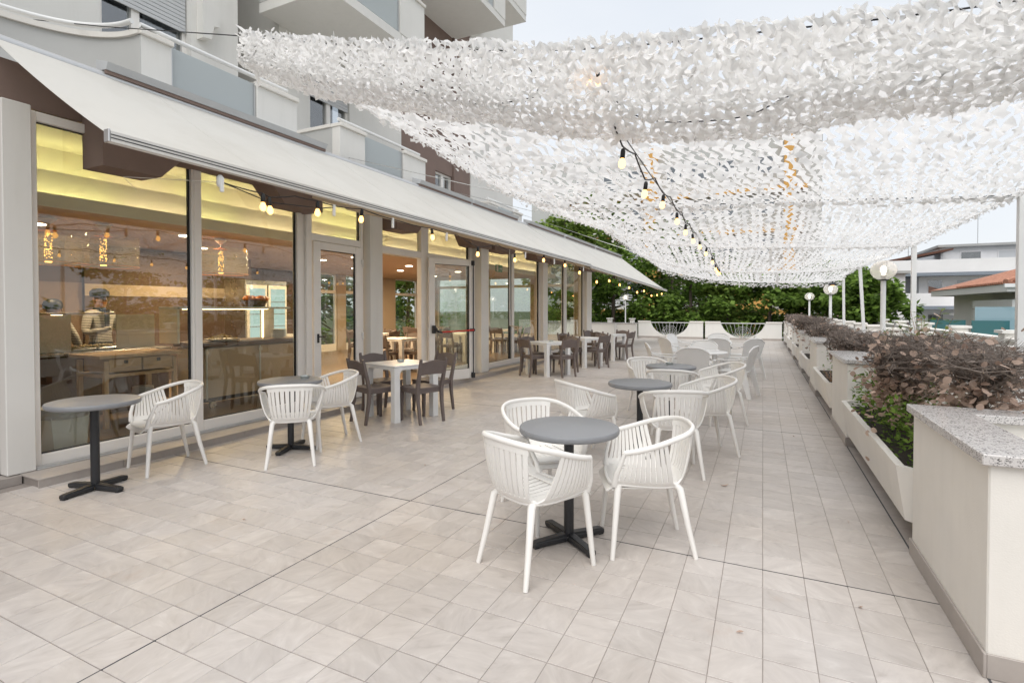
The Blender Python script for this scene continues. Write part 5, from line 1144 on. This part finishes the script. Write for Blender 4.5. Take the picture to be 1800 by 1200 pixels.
sprig('yellow green leafy shoots rising out of the large dry shrub', 1.32, 5.9, .9, .62, 9, 3, 'leaf_pale', .26, .07); sprig('feathery green shoot above the dry shrub behind the second pier', 1.45, 8.2, .8, .5, 7, 4, 'leaf_mid', .2, .06)
sprig('low green seedling in the soil of the nearest trough', 1.08, 4.25, .45, .16, 7, 5, 'leaf_pale', .14, .06); sprig('dry orange stems hanging over the edge of the second trough', .84, 8.25, .5, .16, 6, 6, 'dry_leaf', .2, .04); sprig('green sprig growing at the corner of the second pier', 1.6, 6.4, .8, .45, 5, 8, 'leaf_mid', .15, .05)

# ------------------------------------------------------------------ trees
def tree(label, x, y, h, r, n, seed, mt='leaf_mid', z0=-3.6, ls=.24, trunk=.16, low=.25, stretch=1.0, lean=(0, 0)):
    rnd = random.Random(seed); t = thing('tree', label, 'tree', (x, y, z0), 0, 'broadleaf trees around the terrace'); tr = MB(); cr = MB()
    top = V(lean[0], lean[1], h * .86); pts = [V(0, 0, 0), V(lean[0] * .2 + rnd.gauss(0, .1), lean[1] * .2, h * .3), V(lean[0] * .6 + rnd.gauss(0, .15), lean[1] * .6 + rnd.gauss(0, .15), h * .6), top]
    tr.tube(pts, [trunk, trunk * .75, trunk * .5, trunk * .15], 8); clumps = []
    for k in range(26):
        s = rnd.uniform(low, 1.0); b = crom(pts, min(1, s * .95)); a = rnd.uniform(0, 6.28); prof = sin(pi * min(1, max(.08, (s - low * .6) / (1.05 - low * .6)))) ** .6
        L = r * prof * rnd.uniform(.55, 1.05); e = b + V(cos(a) * L, sin(a) * L * stretch, L * rnd.uniform(-.05, .55)); mid = lerp(b, e, .5) + V(0, 0, L * .1); tr.tube([b, mid, e], [trunk * .32 * (1.2 - s), trunk * .2 * (1.2 - s), .012], 5)
        for q in range(4): clumps.append((lerp(b, e, rnd.uniform(.35, 1.05)) + V(rnd.gauss(0, .25), rnd.gauss(0, .25), rnd.gauss(0, .2)), r * rnd.uniform(.12, .26)))
    for k in range(n):
        c, rr = rnd.choice(clumps); a = rnd.uniform(0, 6.28); zz = rnd.uniform(-1, 1); q = sqrt(1 - zz * zz); rad = rr * rnd.uniform(.5, 1.1) ** .6
        p = c + V(cos(a) * q, sin(a) * q, zz * .7) * rad; d = V(cos(a) * q + rnd.gauss(0, .5), sin(a) * q + rnd.gauss(0, .5), -.35 + rnd.gauss(0, .45)); l_ = ls * rnd.uniform(.6, 1.25)
        leaf_quad(cr, p, d, V(rnd.gauss(0, .35), rnd.gauss(0, .35), 1), l_, l_ * .85, rnd.uniform(-.2, .4))
    tr.build('trunk', 'bark', t, 60); cr.build('crown', mt, t)
T = [(-7.6, 29.5, 13.3, 2.8, 7500, 'leaf_mid', 'tree with open crown seen over the middle of the awning'), (-5.2, 33.0, 12.6, 2.6, 6500, 'leaf_dark', 'dark tree behind the left end of the far parapet'), (-3.6, 30.2, 10.4, 2.4, 6000, 'leaf_mid', 'tree rising behind the left fan grille'),
     (-1.6, 31.5, 8.2, 2.2, 4600, 'leaf_pale', 'pale green tree between the two fan grilles'), (.2, 29.6, 8.0, 2.1, 4600, 'leaf_mid', 'slender trunked tree behind the right fan grille'), (1.9, 30.8, 7.8, 2.2, 4600, 'leaf_pale', 'bright green tree behind the far right pier'),
     (3.9, 29.0, 8.2, 2.3, 4600, 'leaf_dark', 'dark green tree behind the farthest globe lamp'), (3.6, 25.6, 7.6, 1.6, 5000, 'leaf_mid', 'tree beside the middle globe lamp, right of the terrace'), (4.2, 29.0, 8.2, 1.5, 4600, 'leaf_mid', 'tree reaching out in front of the white apartment block'),
     (-9.8, 26.5, 12.0, 2.4, 5500, 'leaf_pale', 'tree with low branches beyond the corner of the glazing'), (-2.6, 36.0, 9.5, 2.6, 4000, 'leaf_dark', 'tall dark tree in the second row behind the net'), (2.6, 36.0, 9.0, 2.6, 4000, 'leaf_dark', 'dark second row tree behind the right end of the parapet'), (-11.0, 33, 13.5, 3.0, 6500, 'leaf_dark', 'tall tree in the distance beyond the building end'),
     (-16.5, 17, 8.0, 2.6, 3000, 'leaf_mid', 'tree seen through the back windows of the dining room'), (-16, 21.5, 8.0, 2.6, 3000, 'leaf_pale', 'tree seen through the end windows of the dining room'), (16, 9, 8.5, 3.0, 3500, 'leaf_dark', 'street tree mirrored in the far windows'), (17, 15, 9.0, 3.2, 3500, 'leaf_mid', 'second street tree mirrored in the far windows'), (15.5, 20.5, 8.5, 3.0, 3500, 'leaf_dark', 'third street tree mirrored in the far windows')]
for k, (x, y, h, r, n, mt, lb) in enumerate(T): tree(lb, x, y, h, r, n, 50 + k, mt, ls=.26 if y < 34 else .3, lean=(random.uniform(-.5, .5), random.uniform(-.3, .3)))
# leafy undergrowth at the foot of the trees
ug = MB(); rnd = random.Random(5)
for k in range(13000):
    x = rnd.uniform(-13, 7.5); y = rnd.uniform(27.6, 33); z = -3.6 + abs(rnd.gauss(0, 1)) * 2.0
    if z > .9 + .8 * noise.noise(V(x * .6, y * .6, 0)) + .3: continue
    leaf_quad(ug, V(x, y, z), V(rnd.gauss(0, 1), rnd.gauss(0, 1), rnd.gauss(0, .4)), V(rnd.gauss(0, .4), rnd.gauss(0, .4), 1), rnd.uniform(.16, .34), rnd.uniform(.14, .26))
tag(ug.build('undergrowth', 'leaf_mid'), 'mass of low green foliage between the trunks behind the end parapet', 'foliage', kind='stuff')

# ------------------------------------------------------------------ distant buildings
def win(parent, axis, pos, a0, a1, z0, z1, out=1, mt='old_glass', frame='apt_white', shut=False):
    """window > pane on a wall plane; axis x: wall faces along x at pos"""
    def bx(nm, m, d0, d1, u0, u1, w0, w1, par):
        p0, p1 = sorted((pos + out * d0, pos + out * d1))
        return box(nm, m, par, p0, p1, u0, u1, w0, w1) if axis == 'x' else box(nm, m, par, u0, u1, p0, p1, w0, w1)
    f = MB()
    o = bx('window', frame, -.02, .05, a0, a1, z0, z1, parent); bx('pane', 'dark_void' if not shut else 'shutter', .051, .06, a0 + .07, a1 - .07, z0 + .07, z1 - .07, o)
    if not shut: bx('pane_glass', 'old_glass', .061, .065, a0 + .07, a1 - .07, z0 + .07, z1 - .07, o)
    return o
apt = thing('apartment_block', 'white apartment block with long balconies and flat roof in the right distance', 'building', (0, 0, 0))
# body: long face towards us (y = 58), receding left flank
box('wall', 'apt_white', apt, 12.6, 30, 58, 74, -3.6, 4.5); box('wall', 'apt_white', apt, 14.6, 30, 60, 73, 4.5, 7.0); box('roof', 'concrete', apt, 14.3, 30.5, 59.5, 73.5, 7.0, 7.22); box('wall', 'apt_white', apt, 10.9, 12.6, 61, 74, -3.6, 4.5)
for z in (1.55, 4.45):
    box('balcony_slab', 'slate', apt, 10.0, 30.4, 56.6, 74, z - .14, z + .14); box('balcony_parapet', 'apt_white', apt, 10.1, 30.3, 56.65, 56.8, z + .141, z + 1.25); box('balcony_parapet', 'apt_white', apt, 10.1, 10.25, 56.801, 74, z + .141, z + 1.25)
for k, y in enumerate((62, 64.5, 67, 69.5, 72)): win(apt, 'x', 10.9, y, y + 1.1, 1.75, 4.0, -1); win(apt, 'x', 10.9, y, y + 1.1, -1.4, 1.0, -1)
for k, x in enumerate((13.2, 15.2, 19.5, 24.0, 27)): win(apt, 'y', 58, x, x + 1.1, 1.75, 4.0, -1, shut=k % 2 == 1); win(apt, 'y', 58, x, x + 1.2, -1.3, 1.0, -1)
for x in (16, 18.6, 23): win(apt, 'y', 60, x, x + 1.5, 4.8, 6.6, -1, shut=x > 17)
pg = thing('roof_pergola', 'sloping brown reed pergola on the roof terrace of the apartment block', 'pergola', (0, 0, 0))
m = MB(); m.prism([(9.8, 5.5), (14.8, 6.55), (14.8, 6.7), (9.8, 5.75)], 57.2, 62, 'y'); m.build('roof', 'parasol_brown', pg)
for x in (10.4, 12.4): box('post', 'parasol_brown', pg, x, x + .12, 57.4, 57.52, 4.6, 5.7)
ch = thing('chimney', 'dark red round chimney on the apartment block roof', 'chimney', (22.6, 62, 7.35)); MB().lathe([(.5, 0), (.5, 1.1), (.55, 1.12), (.55, 1.3)], 16).build('shaft', 'chimney_red', ch, 50); MB().lathe([(.6, 1.3), (.6, 1.5)], 16).build('cowl', 'concrete', ch)
cv = thing('cafe_terrace', 'covered white terrace with curtains at the foot of the apartment block', 'terrace', (13.5, 52, -2.6))
box('deck', 'concrete', cv, -3, 6, 0, 6, -1, .2); box('parapet', 'concrete', cv, -3.1, 6.1, -.1, .1, .2, 1.3); box('roof', 'white_wall', cv, 1.0, 6, .3, 5, 3.5, 3.65)
for x in (1.05, 3.5, 5.9): box('post', 'white_wall', cv, x, x + .12, .3, .42, .2, 3.5)
for x in (1.2, 3.3): MB().sheet([[V(x + i * .1, .25 + .05 * sin(i * 2.2), lerp(.6, 3.4, k / 2)) for k in range(3)] for i in range(6)], .01).build('curtain', 'sign_white', cv, 60)
pm = MB(); rnd = random.Random(3)
for k in range(900): x = rnd.uniform(-3, 6); leaf_quad(pm, V(x, .15 + rnd.gauss(0, .15), 1.3 + abs(rnd.gauss(0, .3))), V(rnd.gauss(0, 1), rnd.gauss(0, 1), 1), V(0, 1, 0), .25, .15)
stuff(pm.build('hedge', 'leaf_dark', cv)); box('banner', 'sign_white', cv, -.2, 2.2, -.14, -.11, .35, 1.15)
# low house with a red tiled hip roof and teal glass balcony
hs = thing('tiled_house', 'low cream house with red tiled roof and pale stone bands on the right', 'house', (0, 0, 0))
HX, HY = 9.5, 27.5
box('wall', 'white_wall', hs, HX, HX + 14, HY, HY + 9, -3.6, 2.15); box('wall', 'white_wall', hs, HX - .6, HX + .95, HY - .3, HY + 4, -3.6, 1.85)
for z in (-.2, .35, .9, 1.45): box('stone_band', 'inside_beige', hs, HX - .62, HX - .601, HY - .32, HY + 4, z, z + .03); box('stone_band', 'inside_beige', hs, HX - .62, HX + .97, HY - .32, HY - .301, z, z + .03); box('stone_band', 'inside_beige', hs, HX + .98, HX + 14, HY - .02, HY - .001, z + .3, z + .33)
box('eave', 'white_wall', hs, HX - .9, HX + 14.5, HY - .7, HY + 9.5, 2.151, 2.45); box('gutter', 'white_metal', hs, HX - 1.0, HX + 14.6, HY - .82, HY - .701, 2.32, 2.46)
m = MB(); ex0, ex1, ey0, ey1 = HX - .95, HX + 14.6, HY - .75, HY + 9.6; zr = 4.4; zb = 2.47; rx0, rx1, ry = ex0 + 5.5, ex1 - 5.5, (ey0 + ey1) / 2
m.add([(ex0, ey0, zb), (ex1, ey0, zb), (ex1, ey1, zb), (ex0, ey1, zb), (rx0, ry, zr), (rx1, ry, zr)], [(0, 1, 5, 4), (1, 2, 5), (2, 3, 4, 5), (3, 0, 4), (3, 2, 1, 0)]); rf = m.build('roof', 'roof_tile', hs)
tm = MB()   # rows of barrel tiles, as ridges down the two visible slopes
for k in range(34):
    x = ex0 + .15 + k * .22; t = min(1, (x - ex0) / 5.5); tm.tube([(x, ey0 + .0, zb + .03), (x, lerp(ey0, ry, t), lerp(zb, zr, t) + .03)], .07, 5)
for k in range(26):
    y = ey0 + .2 + k * .22; t = min(1, (y - ey0) / (ry - ey0)); tm.tube([(ex0, y, zb + .03), (lerp(ex0, rx0, t), y, lerp(zb, zr, t) + .03)], .07, 5)
stuff(tm.build('tile_rows', 'roof_tile', hs))
MB().tube([(ex0, ey0, zb + .08), (rx0, ry, zr + .06)], .1, 6).build('hip_tiles', 'roof_tile', hs); MB().tube([(HX + 1.05, HY - .75, 2.35), (HX + 1.05, HY - .1, 1.95), (HX + 1.05, HY - .06, -.5)], .05, 8).build('downpipe', 'white_metal', hs, 60)
win(hs, 'y', HY - .3, HX - .25, HX + .35, -.1, 1.05, -1, frame='white_wall', shut=True)
gb = thing('glass_balcony', 'teal glass balustrade running in front of the tiled house', 'balcony', (0, 0, 0))
for k in range(7): box('teal_panel', 'teal_glass', gb, 5.45 + k * 1.02, 6.45 + k * 1.02, 23.5 - k * .5, 23.52 - k * .5, .42, 1.08)
for k in range(3): box('pale_panel', 'pale_glass', gb, 7.3 + k * 1.52, 8.8 + k * 1.52, 25.6, 25.62, .5, 1.55)
box('deck', 'concrete', gb, 5.4, 14, 20.4, 26.4, .12, .38)
for x in (7, 10, 13): box('column', 'concrete', gb, x, x + .25, 24, 24.25, -3.6, .12)
# long wall behind the street side parapet and parked red awning stall in the distance
st = thing('market_awning', 'small pink red awning stall down in the street', 'stall', (8.6, 44, -3.6)); m = MB(); m.prism([(0, 3.2), (3.5, 3.0), (3.5, 2.85), (0, 3.05)], 0, 2, 'y'); m.build('cloth', 'red_plastic', st)
for x in (.1, 3.3): box('pole', 'white_metal', st, x, x + .06, .1, .16, 0, 3.0)
# grey and orange apartment building behind the trees
ob = thing('orange_building', 'pale building with orange bands and white balconies behind the trees', 'building', (0, 0, 0))
box('wall', 'grey_wall', ob, -20, 4, 46, 60, -3.6, 15); box('side_wing', 'orange_wall', ob, -9.2, -8.2, 45.2, 46, -3.6, 15); box('side_wing', 'orange_wall', ob, -2.2, .6, 45.4, 46, -3.6, 2.6); box('side_wing', 'orange_wall', ob, 1.4, 2.2, 45.2, 46, 3.4, 15)
for z in (1.6, 4.8, 8.0, 11.2):
    box('balcony_slab', 'white_wall', ob, -16, -9.4, 43.6, 46, z - .2, z); box('orange_band', 'orange_wall', ob, -16, 3, 43.55 if z == 1.6 else 45.5, 43.6 if z == 1.6 else 46, z - .55, z - .2)
    for q in range(5): box('balcony_rail', 'white_metal', ob, -16, -9.4, 43.6, 43.65, z + .15 + q * .2, z + .22 + q * .2)
    for x in (-15.5, -13, -10.8, -7.5, -5.5, -3.4, -.5): win(ob, 'y', 46, x, x + 1.3, z + .1 if x < -9 else z + .9, z + 2.3, -1)
wb2 = thing('white_house', 'white house glimpsed between the trunks on the far right', 'building', (0, 0, 0)); box('wall', 'apt_white', wb2, 4.6, 10, 50, 58, -3.6, 4.2); box('roof', 'concrete', wb2, 4.4, 10.3, 49.6, 58.4, 4.2, 4.4)
for x in (5.2, 7.4): win(wb2, 'y', 50, x, x + 1.1, .8, 2.4, -1)
# houses across the street, seen mirrored in the restaurant glass
for k, (y, w, h, lb) in enumerate(((-6, 11, 7.5, 'tall plain house across the street at the near end'), (6.5, 7, 4.5, 'low house across the street with red roof'))):
    ho = thing('street_house', lb, 'house', (20, y, -3.6)); box('wall', 'apt_white', ho, 0, 9, 0, w, 0, h)
    m = MB(); m.add([(-.4, -.4, h), (9.4, -.4, h), (9.4, w + .4, h), (-.4, w + .4, h), (4.5, w * .3, h + 2), (4.5, w * .7, h + 2)], [(0, 1, 4), (1, 2, 5, 4), (2, 3, 5), (3, 0, 4, 5), (3, 2, 1, 0)]); m.build('roof', 'roof_tile', ho)
    for q in range(3):
        for z in range(int(h // 3)): win(ho, 'x', 0, w * (.15 + .3 * q), w * (.15 + .3 * q) + 1.1, .9 + 3 * z, 2.4 + 3 * z, -1)

for k, (x, y, h) in enumerate(((17.5, 61, 3.2), (26, 62, 2.6), (12.5, 61.5, 3.0))):
    an = thing('roof_aerial', ['thin aerial mast on the apartment roof nearer the pergola', 'thin aerial mast on the right of the apartment roof', 'short aerial mast by the reed pergola'][k], 'aerial', (x, y, 7.2 if x > 13 else 4.6)); MB().tube([(0, 0, 0), (0, 0, h)], .03, 5).build('mast', 'steel', an)
    for q in (.75, .85, .95): MB().tube([(-.3, 0, h * q), (.3, 0, h * q)], .015, 4).build('rod', 'steel', an)
rnd = random.Random(77)
for k, (x, y) in enumerate(((.55, 4.3), (.7, 5.6), (.35, 6.9), (.6, 8.9), (-.1, 2.6), (.45, 3.1), (-2.9, 4.1), (-3.3, 2.5))):
    d = thing('fallen_leaf', 'small dry leaf on the tiles ' + ['close to the nearest trough', 'beside the far end of the nearest trough', 'in front of the second pier', 'in front of the second trough', 'right of the nearest armchair', 'at the foot of the first pier', 'halfway between the front table and the windows', 'left of the long dark joint'][k], 'leaf', (x, y, .003), rnd.uniform(0, 6), 'small dry leaves scattered on the tiles'); m = MB(); leaf_round(m, V(0, 0, .002), V(1, 0, .1), V(0, 0, 1), rnd.uniform(.02, .035), rnd.uniform(.012, .02), .3); m.build('blade', 'dry_leaf', d)
